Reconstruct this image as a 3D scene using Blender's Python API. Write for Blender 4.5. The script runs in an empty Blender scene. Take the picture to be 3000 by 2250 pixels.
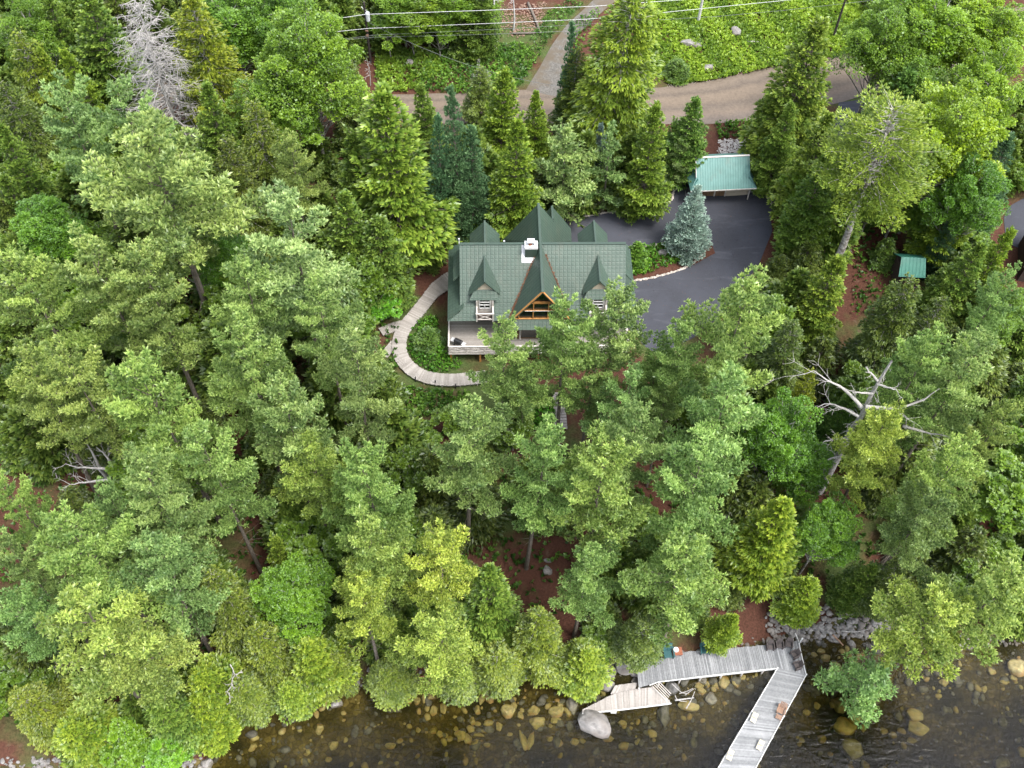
import bpy, math, random
import numpy as np
from mathutils import Vector, Matrix
rng = np.random.default_rng(7); random.seed(7)
C = bpy.context.scene.collection
# ------------------------------------------------------------------ camera calibration (photo pixels of the 3000x2250 picture)
F = 3127.; CX, CY = 1500., 1125.; NAD = (1430., 3200.); HC = 100.
_n = np.array([(NAD[0]-CX)/F, -(NAD[1]-CY)/F, -1.]); _n /= np.linalg.norm(_n)
_Z = -_n; _a = np.array([0, 0, -1.]); _Y = _a - _a.dot(_Z)*_Z; _Y /= np.linalg.norm(_Y); _X = np.cross(_Y, _Z)
RM = np.array([_X, _Y, _Z])
def G(px, py, z=0.):
    r = RM @ np.array([(px-CX)/F, -(py-CY)/F, -1.]); t = (z-HC)/r[2]
    return r[0]*t, r[1]*t
def project(x, y, z):
    c = RM.T @ np.array([x, y, z-HC]); return CX-F*c[0]/c[2], CY+F*c[1]/c[2]
SV = 3000/2212.
# ------------------------------------------------------------------ terrain
_sh = [(-60,2262),(100,2256),(280,2262),(430,2262),(590,2235),(640,2160),(740,2090),(900,2040),(1000,2010),(1180,1985),(1290,1962),(1500,1955),
       (1700,1965),(1900,1962),(2050,1940),(2340,1868),(2450,1862),(2580,1858),(2700,1885),(2800,1890),(3000,1870),(3200,1850)]
_shw = [G(a, b, 0.) for a, b in _sh]
SX = np.array([-400, -90]+[p[0] for p in _shw]+[400]); SY = np.array([14, 20]+[p[1] for p in _shw]+[52])
def shore(x): return np.interp(x, SX, SY)
def terr(x, y):
    x = np.asarray(x, float); y = np.asarray(y, float)
    d = y - shore(x)
    dl = np.maximum(d, 0)
    land = 0.75*(1-np.exp(-dl/0.9)) + 0.135*np.minimum(dl, 34) + 0.035*np.maximum(dl-34, 0)
    dw = np.maximum(-d, 0)
    wat = -0.14*dw/(1+dw*0.018)-0.16*np.maximum(dw-3.5, 0)/(1+.05*dw) - 0.42*(1-np.exp(-dw/.7))
    n = 0.16*np.sin(x*.31+1.3)*np.sin(y*.27+.4) + 0.06*np.sin(x*.9+y*.7)
    return np.where(d > 0, land, wat) + n*np.clip(np.abs(d)/4, 0, 1)
def W(px, py, h=0.):               # point h above the ground seen at that photo pixel
    z = 4.
    for _ in range(25):
        x, y = G(px, py, z); z = float(terr(x, y)) + h
    x, y = G(px, py, z)
    return x, y, z
def WV(vx, vy, h=0.): return W(vx*SV, vy*SV, h)
# ------------------------------------------------------------------ object helpers
def setp(o, label=None, cat=None, group=None, kind=None):
    if label: o['label'] = label
    if cat: o['category'] = cat
    if group: o['group'] = group
    if kind: o['kind'] = kind
    return o
def empty(name, loc, rz=0, **k):
    o = bpy.data.objects.new(name, None); C.objects.link(o); o.location = loc; o.rotation_euler = (0, 0, rz); o.empty_display_size = .3
    return setp(o, **k)
def mesh_np(name, V, Q, attrs=None, smooth=False):
    V = np.asarray(V, np.float32).reshape(-1, 3)
    me = bpy.data.meshes.new(name)
    if isinstance(Q, np.ndarray):
        nf, k = Q.shape
        me.vertices.add(len(V)); me.vertices.foreach_set('co', V.ravel())
        me.loops.add(nf*k); me.loops.foreach_set('vertex_index', Q.ravel().astype(np.int32))
        me.polygons.add(nf); me.polygons.foreach_set('loop_start', np.arange(0, nf*k, k, dtype=np.int32))
        me.update(calc_edges=True)
    else:
        me.from_pydata(V.tolist(), [], Q); me.update()
    if attrs:
        for a, v in attrs.items():
            at = me.attributes.new(a, 'FLOAT', 'POINT'); at.data.foreach_set('value', np.asarray(v, np.float32))
    if smooth: me.polygons.foreach_set('use_smooth', np.ones(len(me.polygons), bool))
    return me
def obj(name, me, mat, parent=None, **k):
    o = bpy.data.objects.new(name, me); C.objects.link(o)
    if mat is not None and not me.materials: me.materials.append(mat)
    if parent: o.parent = parent
    return setp(o, **k)
class MB:
    """collects primitive shapes into one mesh"""
    def __init__(s): s.v = []; s.f = []
    def add(s, v, f):
        b = len(s.v); s.v += [tuple(p) for p in v]; s.f += [tuple(b+i for i in q) for q in f]; return s
    def box(s, x0, x1, y0, y1, z0, z1):
        return s.add([(x0,y0,z0),(x1,y0,z0),(x1,y1,z0),(x0,y1,z0),(x0,y0,z1),(x1,y0,z1),(x1,y1,z1),(x0,y1,z1)],
                     [(0,3,2,1),(4,5,6,7),(0,1,5,4),(1,2,6,5),(2,3,7,6),(3,0,4,7)])
    def bar(s, a, b, w, h, up=(0,0,1)):
        a = Vector(a); b = Vector(b); d = (b-a).normalized(); u = Vector(up)
        r = d.cross(u)
        if r.length < 1e-4: r = d.cross(Vector((1,0,0)))
        r.normalize(); u = r.cross(d).normalized()
        p = []
        for e in (a, b):
            for i, j in ((-1,-1),(1,-1),(1,1),(-1,1)): p.append(e+r*(w/2*i)+u*(h/2*j))
        return s.add(p, [(0,1,2,3),(7,6,5,4),(0,4,5,1),(1,5,6,2),(2,6,7,3),(3,7,4,0)])
    def tube(s, pts, rad, n=8, cap=True):
        pts = [Vector(p) for p in pts]; rs = rad if hasattr(rad, '__len__') else [rad]*len(pts)
        ring = []
        for i, p in enumerate(pts):
            d = (pts[min(i+1, len(pts)-1)]-pts[max(i-1, 0)]).normalized()
            u = d.orthogonal() if i == 0 else (pu - d*pu.dot(d))
            u.normalize(); pu = u; w = d.cross(u)
            ring.append([p+(u*math.cos(2*math.pi*k/n)+w*math.sin(2*math.pi*k/n))*rs[i] for k in range(n)])
        v = [q for r in ring for q in r]; f = []
        for i in range(len(pts)-1):
            for k in range(n): f.append((i*n+k, i*n+(k+1) % n, (i+1)*n+(k+1) % n, (i+1)*n+k))
        if cap: f += [tuple(range(n))[::-1], tuple((len(pts)-1)*n+k for k in range(n))]
        return s.add(v, f)
    def slab(s, poly, t):
        """plate: polygon (3D points, ccw from the visible side) with thickness t behind"""
        p = [Vector(q) for q in poly]; n = (p[1]-p[0]).cross(p[2]-p[0]).normalized(); m = len(p)
        v = p+[q-n*t for q in p]
        return s.add(v, [tuple(range(m)), tuple(range(2*m-1, m-1, -1))]+[(i, m+i, m+(i+1) % m, (i+1) % m) for i in range(m)])
    def build(s, name, mat, parent=None, smooth=False, bevel=0, **k):
        me = bpy.data.meshes.new(name); me.from_pydata(s.v, [], s.f); me.update()
        if smooth: me.polygons.foreach_set('use_smooth', np.ones(len(me.polygons), bool))
        o = obj(name, me, mat, parent, **k)
        if bevel:
            m = o.modifiers.new('bevel', 'BEVEL'); m.width = bevel; m.segments = 2; m.limit_method = 'ANGLE'
        return o
def copy_tree(o, parent=None):
    kids = [c for c in bpy.data.objects if c.parent is o] if o.name not in KIDS else KIDS[o.name]
    KIDS[o.name] = kids
    c = o.copy(); C.objects.link(c); c.parent = parent
    ck = [copy_tree(k, c) for k in kids]; KIDS[c.name] = ck
    return c
KIDS = {}
# ------------------------------------------------------------------ materials
def newmat(name):
    m = bpy.data.materials.new(name); m.use_nodes = True; nt = m.node_tree; nt.nodes.clear()
    out = nt.nodes.new('ShaderNodeOutputMaterial'); return m, nt, out
def N(nt, t, **k):
    n = nt.nodes.new('ShaderNode'+t)
    for a, b in k.items():
        if a in n.inputs.keys(): n.inputs[a].default_value = b
        else: setattr(n, a, b)
    return n
def ramp(nt, fac, stops, interp='LINEAR'):
    r = nt.nodes.new('ShaderNodeValToRGB'); r.color_ramp.interpolation = interp
    e = r.color_ramp.elements
    while len(e) < len(stops): e.new(.5)
    for i, (p, c) in enumerate(stops): e[i].position = p; e[i].color = (*c, 1)
    nt.links.new(fac, r.inputs[0]); return r.outputs[0]
def noise(nt, scale, detail=4, rough=.55, coord='Object', dist=0, stretch=None):
    tc = nt.nodes.new('ShaderNodeTexCoord'); v = tc.outputs[coord]
    if coord == 'World': pass
    if stretch:
        mp = nt.nodes.new('ShaderNodeMapping'); mp.inputs['Scale'].default_value = stretch; nt.links.new(v, mp.inputs[0]); v = mp.outputs[0]
    n = N(nt, 'TexNoise', Scale=scale, Detail=detail, Roughness=rough, Distortion=dist); nt.links.new(v, n.inputs['Vector']); return n.outputs['Fac']
def mixc(nt, fac, a, b, mode='MIX'):
    m = nt.nodes.new('ShaderNodeMix'); m.data_type = 'RGBA'; m.blend_type = mode
    for s, v in ((m.inputs[0], fac), (m.inputs[6], a), (m.inputs[7], b)):
        if isinstance(v, (int, float)): s.default_value = v
        elif isinstance(v, tuple): s.default_value = (*v, 1)
        else: nt.links.new(v, s)
    return m.outputs[2]
def principled(nt, out, col, rough=.8, spec=.3, metal=0, bump=None, bstr=.3, bdist=.05):
    p = N(nt, 'BsdfPrincipled'); p.inputs['Roughness'].default_value = rough if isinstance(rough, (int, float)) else .5
    if not isinstance(rough, (int, float)): nt.links.new(rough, p.inputs['Roughness'])
    p.inputs['Specular IOR Level'].default_value = spec; p.inputs['Metallic'].default_value = metal
    if isinstance(col, tuple): p.inputs['Base Color'].default_value = (*col, 1)
    else: nt.links.new(col, p.inputs['Base Color'])
    if bump is not None:
        b = N(nt, 'Bump', Strength=bstr, Distance=bdist); nt.links.new(bump, b.inputs['Height']); nt.links.new(b.outputs[0], p.inputs['Normal'])
    nt.links.new(p.outputs[0], out.inputs[0]); return p
def mat_noise(name, c1, c2, scale, rough=.85, spec=.2, c3=None, scale2=None, bstr=.4, bdist=.05, metal=0, stretch=None, detail=5):
    m, nt, out = newmat(name)
    n = noise(nt, scale, detail, .6, stretch=stretch)
    col = ramp(nt, n, [(.32, c1), (.68, c2)])
    if c3:
        n2 = noise(nt, scale2 or scale*.2, 3, .6); f = ramp(nt, n2, [(.45, (0,0,0)), (.62, (1,1,1))]); col = mixc(nt, f, col, c3)
    principled(nt, out, col, rough, spec, metal, n, bstr, bdist); return m
def mat_plain(name, c, rough=.6, spec=.3, metal=0):
    return mat_noise(name, tuple(v*.86 for v in c), tuple(min(1, v*1.12) for v in c), 6., rough, spec, metal=metal, bstr=.1, bdist=.01)
def foliage(name, dark, light, trans=.3, gloss=.04):
    m, nt, out = newmat(name)
    at = nt.nodes.new('ShaderNodeAttribute'); at.attribute_name = 'tone'
    rn = nt.nodes.new('ShaderNodeAttribute'); rn.attribute_name = 'rnd'
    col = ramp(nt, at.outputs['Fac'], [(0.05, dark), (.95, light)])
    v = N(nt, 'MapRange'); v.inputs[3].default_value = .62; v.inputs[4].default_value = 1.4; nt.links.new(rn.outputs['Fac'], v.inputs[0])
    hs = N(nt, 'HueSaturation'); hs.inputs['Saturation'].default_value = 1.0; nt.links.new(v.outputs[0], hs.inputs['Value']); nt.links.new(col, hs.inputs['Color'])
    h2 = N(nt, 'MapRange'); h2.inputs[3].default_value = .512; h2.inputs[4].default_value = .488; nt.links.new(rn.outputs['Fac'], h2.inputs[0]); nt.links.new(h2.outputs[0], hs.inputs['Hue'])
    oi = nt.nodes.new('ShaderNodeObjectInfo')
    c = mixc(nt, 1., hs.outputs[0], oi.outputs['Color'], 'MULTIPLY')
    d = N(nt, 'BsdfDiffuse'); t = N(nt, 'BsdfTranslucent'); g = N(nt, 'BsdfGlossy', Roughness=.45)
    nt.links.new(c, d.inputs[0]); nt.links.new(c, t.inputs[0]); g.inputs[0].default_value = (.9, .95, 1, 1)
    m1 = N(nt, 'MixShader', Fac=trans); nt.links.new(d.outputs[0], m1.inputs[1]); nt.links.new(t.outputs[0], m1.inputs[2])
    m2 = N(nt, 'MixShader', Fac=gloss); nt.links.new(m1.outputs[0], m2.inputs[1]); nt.links.new(g.outputs[0], m2.inputs[2])
    nt.links.new(m2.outputs[0], out.inputs[0]); return m
M = {}
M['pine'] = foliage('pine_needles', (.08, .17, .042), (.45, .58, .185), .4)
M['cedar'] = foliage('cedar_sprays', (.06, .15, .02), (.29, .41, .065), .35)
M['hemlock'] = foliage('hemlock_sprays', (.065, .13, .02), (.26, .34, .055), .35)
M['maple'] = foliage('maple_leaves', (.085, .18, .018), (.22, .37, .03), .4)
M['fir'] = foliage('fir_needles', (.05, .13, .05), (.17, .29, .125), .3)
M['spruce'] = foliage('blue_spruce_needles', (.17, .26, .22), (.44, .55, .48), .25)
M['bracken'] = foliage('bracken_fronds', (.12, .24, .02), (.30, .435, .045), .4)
M['cover'] = foliage('low_leaves', (.055, .14, .02), (.14, .28, .035), .35)
M['bark'] = mat_noise('pine_bark', (.085, .072, .058), (.21, .18, .15), 9., .95, .1, bstr=.8, stretch=(1, 1, .25))
M['palebark'] = mat_noise('pale_bark', (.30, .28, .25), (.52, .50, .46), 6., .9, .1, c3=(.16,.14,.12), scale2=2.5, bstr=.5)
M['deadwood'] = mat_noise('weathered_dead_wood', (.25, .235, .22), (.48, .46, .44), 7., .9, .1, bstr=.5, stretch=(1, 1, .3))
def m_litter():
    m, nt, out = newmat('needle_litter')
    n = noise(nt, .9, 8, .65); n2 = noise(nt, .10, 4, .6); n3 = noise(nt, 5., 6, .7)
    a = ramp(nt, n3, [(.3, (.05, .024, .016)), (.7, (.115, .052, .036))])
    b = ramp(nt, n3, [(.3, (.035, .06, .016)), (.7, (.10, .13, .045))])
    f = ramp(nt, n2, [(.50, (0,0,0)), (.62, (1,1,1))])
    c = mixc(nt, f, a, b)
    f2 = ramp(nt, n, [(.60, (0,0,0)), (.72, (1,1,1))]); c = mixc(nt, f2, c, (.12, .08, .055))
    principled(nt, out, c, .95, .1, 0, n3, .8, .08); return m
M['litter'] = m_litter()
def m_bed():
    m, nt, out = newmat('lake_bed')
    tc = nt.nodes.new('ShaderNodeTexCoord'); n0 = N(nt, 'TexNoise', Scale=1.2, Detail=3); nt.links.new(tc.outputs['Object'], n0.inputs['Vector'])
    vm = N(nt, 'VectorMath', operation='MULTIPLY_ADD'); nt.links.new(n0.outputs['Color'], vm.inputs[0]); vm.inputs[1].default_value = (.5, .5, .5); nt.links.new(tc.outputs['Object'], vm.inputs[2])
    vo = N(nt, 'TexVoronoi', Scale=1.9, Randomness=1.); nt.links.new(vm.outputs[0], vo.inputs['Vector'])
    ve = N(nt, 'TexVoronoi', Scale=1.9, Randomness=1., feature='DISTANCE_TO_EDGE'); nt.links.new(vm.outputs[0], ve.inputs['Vector'])
    sp = N(nt, 'SeparateColor'); nt.links.new(vo.outputs['Color'], sp.inputs[0])
    c = ramp(nt, sp.outputs[0], [(0, (.04, .035, .016)), (.55, (.10, .085, .035)), (1, (.22, .18, .07))])
    e = ramp(nt, ve.outputs['Distance'], [(0, (.25,.25,.25)), (.12, (1,1,1))]); c = mixc(nt, 1., c, e, 'MULTIPLY')
    n = noise(nt, 4., 6, .65); c = mixc(nt, .5, c, ramp(nt, n, [(.3, (.04,.03,.012)), (.7, (.2,.15,.06))]))
    f = ramp(nt, noise(nt, .22, 4, .6), [(.4, (0,0,0)), (.62, (1,1,1))]); c = mixc(nt, f, c, (.03, .028, .014))
    principled(nt, out, c, .9, .1, 0, ve.outputs['Distance'], .8, .3); return m
M['bed'] = m_bed()
def m_road():
    m, nt, out = newmat('dirt_road')
    at = nt.nodes.new('ShaderNodeAttribute'); at.attribute_name = 'across'
    n = noise(nt, 3., 8, .7); nl = noise(nt, .5, 5, .6)
    ad = N(nt, 'Math', operation='MULTIPLY_ADD'); nt.links.new(nl, ad.inputs[0]); ad.inputs[1].default_value = .22; nt.links.new(at.outputs['Fac'], ad.inputs[2])
    c = ramp(nt, ad.outputs[0], [(.05, (.13,.105,.085)), (.22, (.19,.15,.115)), (.34, (.125,.10,.08)), (.45, (.20,.155,.115)), (.6, (.18,.14,.105)), (.72, (.13,.105,.085)), (.85, (.20,.155,.12)), (1., (.17,.14,.12))])
    c = mixc(nt, .35, c, ramp(nt, n, [(.35, (.075,.065,.055)), (.7, (.21,.18,.145))]))
    principled(nt, out, c, .95, .1, 0, n, .5, .04); return m
M['road'] = m_road()
M['track'] = mat_noise('gravel_track', (.09, .085, .075), (.175, .165, .15), 4., .95, .1, c3=(.12,.10,.075), scale2=.35, detail=9, bstr=.6)
def m_asphalt():
    m, nt, out = newmat('asphalt')
    n = noise(nt, 14., 8, .7); n2 = noise(nt, .13, 6, .65); n3 = noise(nt, .5, 7, .7, stretch=(.35, 1.6, 1), dist=.5)
    c = ramp(nt, n, [(.3, (.038, .040, .048)), (.7, (.064, .067, .080))])
    c = mixc(nt, ramp(nt, n2, [(.42, (0,0,0)), (.7, (.7,.7,.7))]), c, (.075, .08, .10))
    c = mixc(nt, ramp(nt, n3, [(.55, (0,0,0)), (.72, (.55,.55,.55))]), c, (.12, .125, .145))
    c = mixc(nt, ramp(nt, noise(nt, 2.2, 5, .6), [(.62, (0,0,0)), (.72, (.5,.5,.5))]), c, (.028, .03, .038))
    principled(nt, out, c, .85, .2, 0, n, .3, .01); return m
M['asphalt'] = m_asphalt()
M['concrete'] = mat_noise('concrete', (.20, .20, .205), (.31, .31, .31), 2.5, .9, .2, c3=(.14,.14,.15), scale2=.8)
M['rock'] = mat_noise('boulder_stone', (.10, .095, .09), (.34, .325, .31), 2.6, .8, .35, c3=(.16,.14,.125), scale2=.6, bstr=.7, bdist=.08, detail=9)
M['ochre'] = mat_noise('ochre_stone', (.19, .165, .08), (.42, .365, .18), 2.2, .8, .2, c3=(.30,.20,.09), scale2=.5, bstr=.6, bdist=.06, detail=9)
M['darkrock'] = mat_noise('dark_stone', (.06, .058, .055), (.17, .165, .16), 2.2, .8, .3, bstr=.7, bdist=.08, detail=9)
def m_planks(name, c1, c2, c3, width, axis=0):
    m, nt, out = newmat(name)
    at = nt.nodes.new('ShaderNodeAttribute'); at.attribute_name = 'plank'
    n = noise(nt, 5., 6, .65); n2 = noise(nt, .7, 4, .6)
    wn = N(nt, 'TexWhiteNoise', noise_dimensions='1D'); nt.links.new(at.outputs['Fac'], wn.inputs['W'])
    c = ramp(nt, wn.outputs['Value'], [(0, c1), (.6, c2), (1, c3)])
    c = mixc(nt, .35, c, ramp(nt, n, [(.3, c1), (.7, c3)]))
    c = mixc(nt, ramp(nt, n2, [(.45, (0,0,0)), (.75, (.45,.45,.45))]), c, c1)
    principled(nt, out, c, .85, .2, 0, n, .3, .01); return m
M['dock'] = m_planks('weathered_grey_planks', (.12, .125, .13), (.23, .235, .24), (.36, .365, .37), .15)
M['deck'] = m_planks('weathered_beige_planks', (.23, .21, .19), (.34, .315, .29), (.45, .42, .39), .15)
M['trim'] = mat_noise('pale_wood_trim', (.48, .44, .40), (.66, .62, .58), 3., .8, .2, bstr=.2)
M['white'] = mat_noise('white_paint', (.50, .50, .49), (.70, .70, .69), 3., .6, .3, bstr=.1)
M['cream'] = mat_noise('cream_siding', (.52, .44, .34), (.62, .54, .43), 2., .8, .2, stretch=(.2, 1, 6))
M['cedarwood'] = mat_noise('orange_stained_wood', (.42, .19, .055), (.60, .30, .10), 3., .6, .3, bstr=.2)
M['brownwall'] = mat_noise('brown_wood_siding', (.13, .075, .04), (.30, .19, .11), 2.5, .85, .2, stretch=(5, 1, .5))
M['darkwall'] = mat_noise('dark_brown_siding', (.05, .035, .03), (.085, .065, .055), 2.5, .85, .2, stretch=(1, 1, 6))
M['wicker'] = mat_noise('dark_wicker', (.045, .037, .035), (.13, .11, .105), 26., .8, .3, bstr=.6)
M['teak'] = mat_noise('teak_wood', (.20, .12, .08), (.30, .19, .13), 5., .7, .3)
M['cream_cushion'] = mat_plain('cream_cloth', (.50, .46, .36), .9, .1)
M['tealpaint'] = mat_plain('teal_canvas', (.03, .095, .10), .6)
M['black'] = mat_plain('black_metal', (.02, .02, .022), .45, .5)
M['flash'] = mat_plain('metal_flashing', (.6, .61, .62), .45, .5, .3)
M['steel'] = mat_plain('grey_painted_steel', (.55, .58, .60), .4, .5)
M['brick'] = mat_noise('red_clay', (.20, .075, .045), (.32, .13, .08), 5., .9, .1)
M['wire'] = mat_plain('pale_cable', (.55, .56, .56), .4, .5)
M['darkwire'] = mat_plain('dark_cable', (.16, .17, .17), .5, .4)
M['creosote'] = mat_noise('dark_pole_wood', (.03, .026, .024), (.07, .06, .055), 4., .9, .2)
M['woodpole'] = mat_noise('bare_pole_wood', (.30, .22, .17), (.46, .36, .29), 4., .9, .2)
M['palepole'] = mat_noise('bleached_pole_wood', (.42, .41, .40), (.62, .61, .60), 4., .9, .2)
def m_glass():
    m, nt, out = newmat('window_glass'); p = principled(nt, out, (.012, .016, .014), .06, .8); return m
M['glass'] = m_glass()
def m_roof(name, c1, c2, rib, cross, rust=None):
    m, nt, out = newmat(name)
    uv = nt.nodes.new('ShaderNodeUVMap'); sp = N(nt, 'SeparateXYZ'); nt.links.new(uv.outputs[0], sp.inputs[0])
    def lines(sock, period, w):
        a = N(nt, 'Math', operation='DIVIDE'); nt.links.new(sock, a.inputs[0]); a.inputs[1].default_value = period
        b = N(nt, 'Math', operation='FRACT'); nt.links.new(a.outputs[0], b.inputs[0])
        c = N(nt, 'Math', operation='SUBTRACT'); nt.links.new(b.outputs[0], c.inputs[0]); c.inputs[1].default_value = .5
        d = N(nt, 'Math', operation='ABSOLUTE'); nt.links.new(c.outputs[0], d.inputs[0])
        mr = N(nt, 'MapRange'); nt.links.new(d.outputs[0], mr.inputs[0]); mr.inputs[1].default_value = .5-w; mr.inputs[2].default_value = .5
        return mr.outputs[0]
    l1 = lines(sp.outputs[0], rib, .22); h = l1
    n = noise(nt, 1.2, 6, .6); n2 = noise(nt, .25, 4, .6)
    col = ramp(nt, n, [(.3, c1), (.7, c2)])
    col = mixc(nt, ramp(nt, n2, [(.4, (0,0,0)), (.75, (.6,.6,.6))]), col, tuple(v*.7 for v in c1))
    col = mixc(nt, ramp(nt, noise(nt, .8, 8, .7, stretch=(1, .35, 1)), [(.52, (0,0,0)), (.72, (.35,.35,.35))]), col, (.12, .115, .085))
    if cross:
        l2 = lines(sp.outputs[1], cross, .16)
        mx = N(nt, 'Math', operation='MAXIMUM'); nt.links.new(l1, mx.inputs[0]); nt.links.new(l2, mx.inputs[1]); h = mx.outputs[0]
    dk = N(nt, 'Math', operation='MULTIPLY'); nt.links.new(h, dk.inputs[0]); dk.inputs[1].default_value = .38
    col = mixc(nt, dk.outputs[0], col, tuple(v*.45 for v in c1))
    principled(nt, out, col, .42, .45, .0, h, .5, .03); return m
M['roof'] = m_roof('dark_green_metal_roof', (.055, .088, .067), (.074, .112, .087), .42, .38)
M['tealroof'] = m_roof('teal_ribbed_metal_roof', (.08, .20, .18), (.11, .255, .232), .3, None)
M['greenroof'] = m_roof('green_ribbed_metal_roof', (.03, .17, .13), (.05, .22, .17), .4, None)
def m_water():
    m, nt, out = newmat('lake_water')
    tc = nt.nodes.new('ShaderNodeTexCoord'); mp = nt.nodes.new('ShaderNodeMapping')
    mp.inputs['Rotation'].default_value = (0, 0, math.radians(-28)); mp.inputs['Scale'].default_value = (.55, 1.5, 1)
    nt.links.new(tc.outputs['Object'], mp.inputs[0])
    n = N(nt, 'TexNoise', Scale=1.5, Detail=5, Roughness=.55, Distortion=.6); nt.links.new(mp.outputs[0], n.inputs['Vector'])
    n2 = N(nt, 'TexNoise', Scale=.35, Detail=2); nt.links.new(tc.outputs['Object'], n2.inputs['Vector'])
    b = N(nt, 'Bump', Strength=.4, Distance=.13); nt.links.new(n.outputs['Fac'], b.inputs['Height'])
    g = N(nt, 'BsdfGlossy', Roughness=.16); g.inputs[0].default_value = (1, 1, 1, 1); nt.links.new(b.outputs[0], g.inputs['Normal'])
    t = N(nt, 'BsdfTransparent'); fr = N(nt, 'Fresnel', IOR=1.33); nt.links.new(b.outputs[0], fr.inputs['Normal'])
    mx = N(nt, 'MixShader'); nt.links.new(fr.outputs[0], mx.inputs[0]); nt.links.new(t.outputs[0], mx.inputs[1]); nt.links.new(g.outputs[0], mx.inputs[2])
    nt.links.new(mx.outputs[0], out.inputs['Surface'])
    va = nt.nodes.new('ShaderNodeVolumeAbsorption'); va.inputs['Color'].default_value = (.54, .52, .17, 1); va.inputs['Density'].default_value = 1.05
    nt.links.new(va.outputs[0], out.inputs['Volume']); return m
M['water'] = m_water()
# ------------------------------------------------------------------ ground, water, roads
gx = np.unique(np.concatenate([np.linspace(-600, -95, 30), np.arange(-95, 95.1, .6), np.linspace(95, 600, 30)]))
gy = np.unique(np.concatenate([np.linspace(-300, 10, 25), np.arange(10, 60, .4), np.arange(60, 160, .7), np.linspace(160, 900, 40)]))
XX, YY = np.meshgrid(gx, gy); ZZ = terr(XX, YY)
def grid_faces(nx, ny):
    i = np.arange(nx-1); j = np.arange(ny-1); I, J = np.meshgrid(i, j); a = (J*nx+I).ravel()
    return np.stack([a, a+1, a+nx+1, a+nx], 1)
me = mesh_np('ground', np.stack([XX, YY, ZZ], -1), grid_faces(len(gx), len(gy)), smooth=True)
me.materials.append(M['litter']); me.materials.append(M['bed'])
cc = np.empty(len(me.polygons)*3, np.float32); me.polygons.foreach_get('center', cc); cc = cc.reshape(-1, 3)
me.polygons.foreach_set('material_index', (cc[:, 1]-shore(cc[:, 0]) < .35).astype(np.int32))
obj('ground', me, None, kind='structure')
mb = MB(); mb.box(-590, 590, -290, 70, -14, 0); mb.build('lake_water', M['water'], kind='structure')
def resample(P, n):
    P = np.asarray(P, float); d = np.r_[0, np.cumsum(np.linalg.norm(np.diff(P, axis=0), axis=1))]
    # catmull style smoothing through dense interpolation
    t = np.linspace(0, d[-1], n); Q = np.stack([np.interp(t, d, P[:, k]) for k in range(P.shape[1])], 1)
    return Q
def smoothed(P, n, it=2):
    Q = np.asarray(P, float)
    for _ in range(it):
        a = Q[:-1]*.75+Q[1:]*.25; b = Q[:-1]*.25+Q[1:]*.75
        Q = np.vstack([Q[:1], np.stack([a, b], 1).reshape(-1, Q.shape[1]), Q[-1:]])
    return resample(Q, n)
def loft(name, A, B, mat, off, n=60, m=10, kind='structure', **k):
    a = smoothed([WV(*p)[:2] for p in A], n); b = smoothed([WV(*p)[:2] for p in B], n)
    t = np.linspace(0, 1, m)
    P = a[None]*(1-t[:, None, None])+b[None]*t[:, None, None]
    z = terr(P[..., 0], P[..., 1])+off
    me = mesh_np(name, np.concatenate([P, z[..., None]], -1), grid_faces(n, m), {'across': np.repeat(t, n)}, True)
    # face up
    me.update(); 
    if me.polygons[0].normal.z < 0: me.flip_normals()
    return obj(name, me, mat, kind=kind, **k)
loft('dirt_road', [(300,165),(520,205),(700,210),(850,203),(1000,205),(1130,190),(1300,205),(1450,186),(1560,170),(1700,140),(1880,110),(2060,60),(2300,-20)],
     [(300,215),(520,245),(700,252),(850,262),(1000,268),(1130,262),(1300,275),(1450,268),(1560,268),(1700,248),(1880,205),(2080,140),(2320,60)], M['road'], .05, 160, 14)
loft('gravel_track', [(1136,195),(1172,135),(1208,72),(1266,14),(1330,-40),(1400,-90)], [(1222,215),(1222,130),(1245,75),(1305,22),(1370,-30),(1440,-80)], M['track'], .065, 60, 8)
loft('asphalt_driveway', [(1060,492),(1130,488),(1250,470),(1380,455),(1450,437),(1460,405),(1490,378),(1600,380),(1655,400),(1668,500)],
     [(1060,540),(1130,580),(1250,620),(1300,660),(1370,720),(1400,760),(1440,760),(1510,725),(1560,680),(1640,570)], M['asphalt'], .05, 90, 40)
loft('asphalt_lane', [(1812,222),(1800,262),(1770,305),(1700,370),(1640,420)], [(1875,215),(1868,262),(1850,300),(1760,380),(1668,470)], M['asphalt'], .075, 50, 8)
loft('asphalt_parking', [(2168,470),(2180,440),(2290,400)], [(2172,520),(2200,540),(2300,540)], M['asphalt'], .05, 24, 8)
loft('garage_apron', [(1480,408),(1560,405),(1640,402)], [(1480,424),(1560,420),(1645,416)], M['concrete'], .08, 24, 4)
# bark chips and stony verges
def inpoly(x, y, P):
    c = np.zeros(len(x), bool); n = len(P)
    for i in range(n):
        x1, y1 = P[i]; x2, y2 = P[(i+1) % n]
        k = ((y1 > y) != (y2 > y)) & (x < (x2-x1)*(y-y1)/((y2-y1) or 1e-9)+x1); c ^= k
    return c
def polyW(P): return [WV(*p)[:2] for p in P]
def scatter(P, dens):
    p = np.array(P); x0, y0 = p.min(0); x1, y1 = p.max(0); n = int((x1-x0)*(y1-y0)*dens)
    x = rng.uniform(x0, x1, n); y = rng.uniform(y0, y1, n); k = inpoly(x, y, P); return x[k], y[k]
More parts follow.
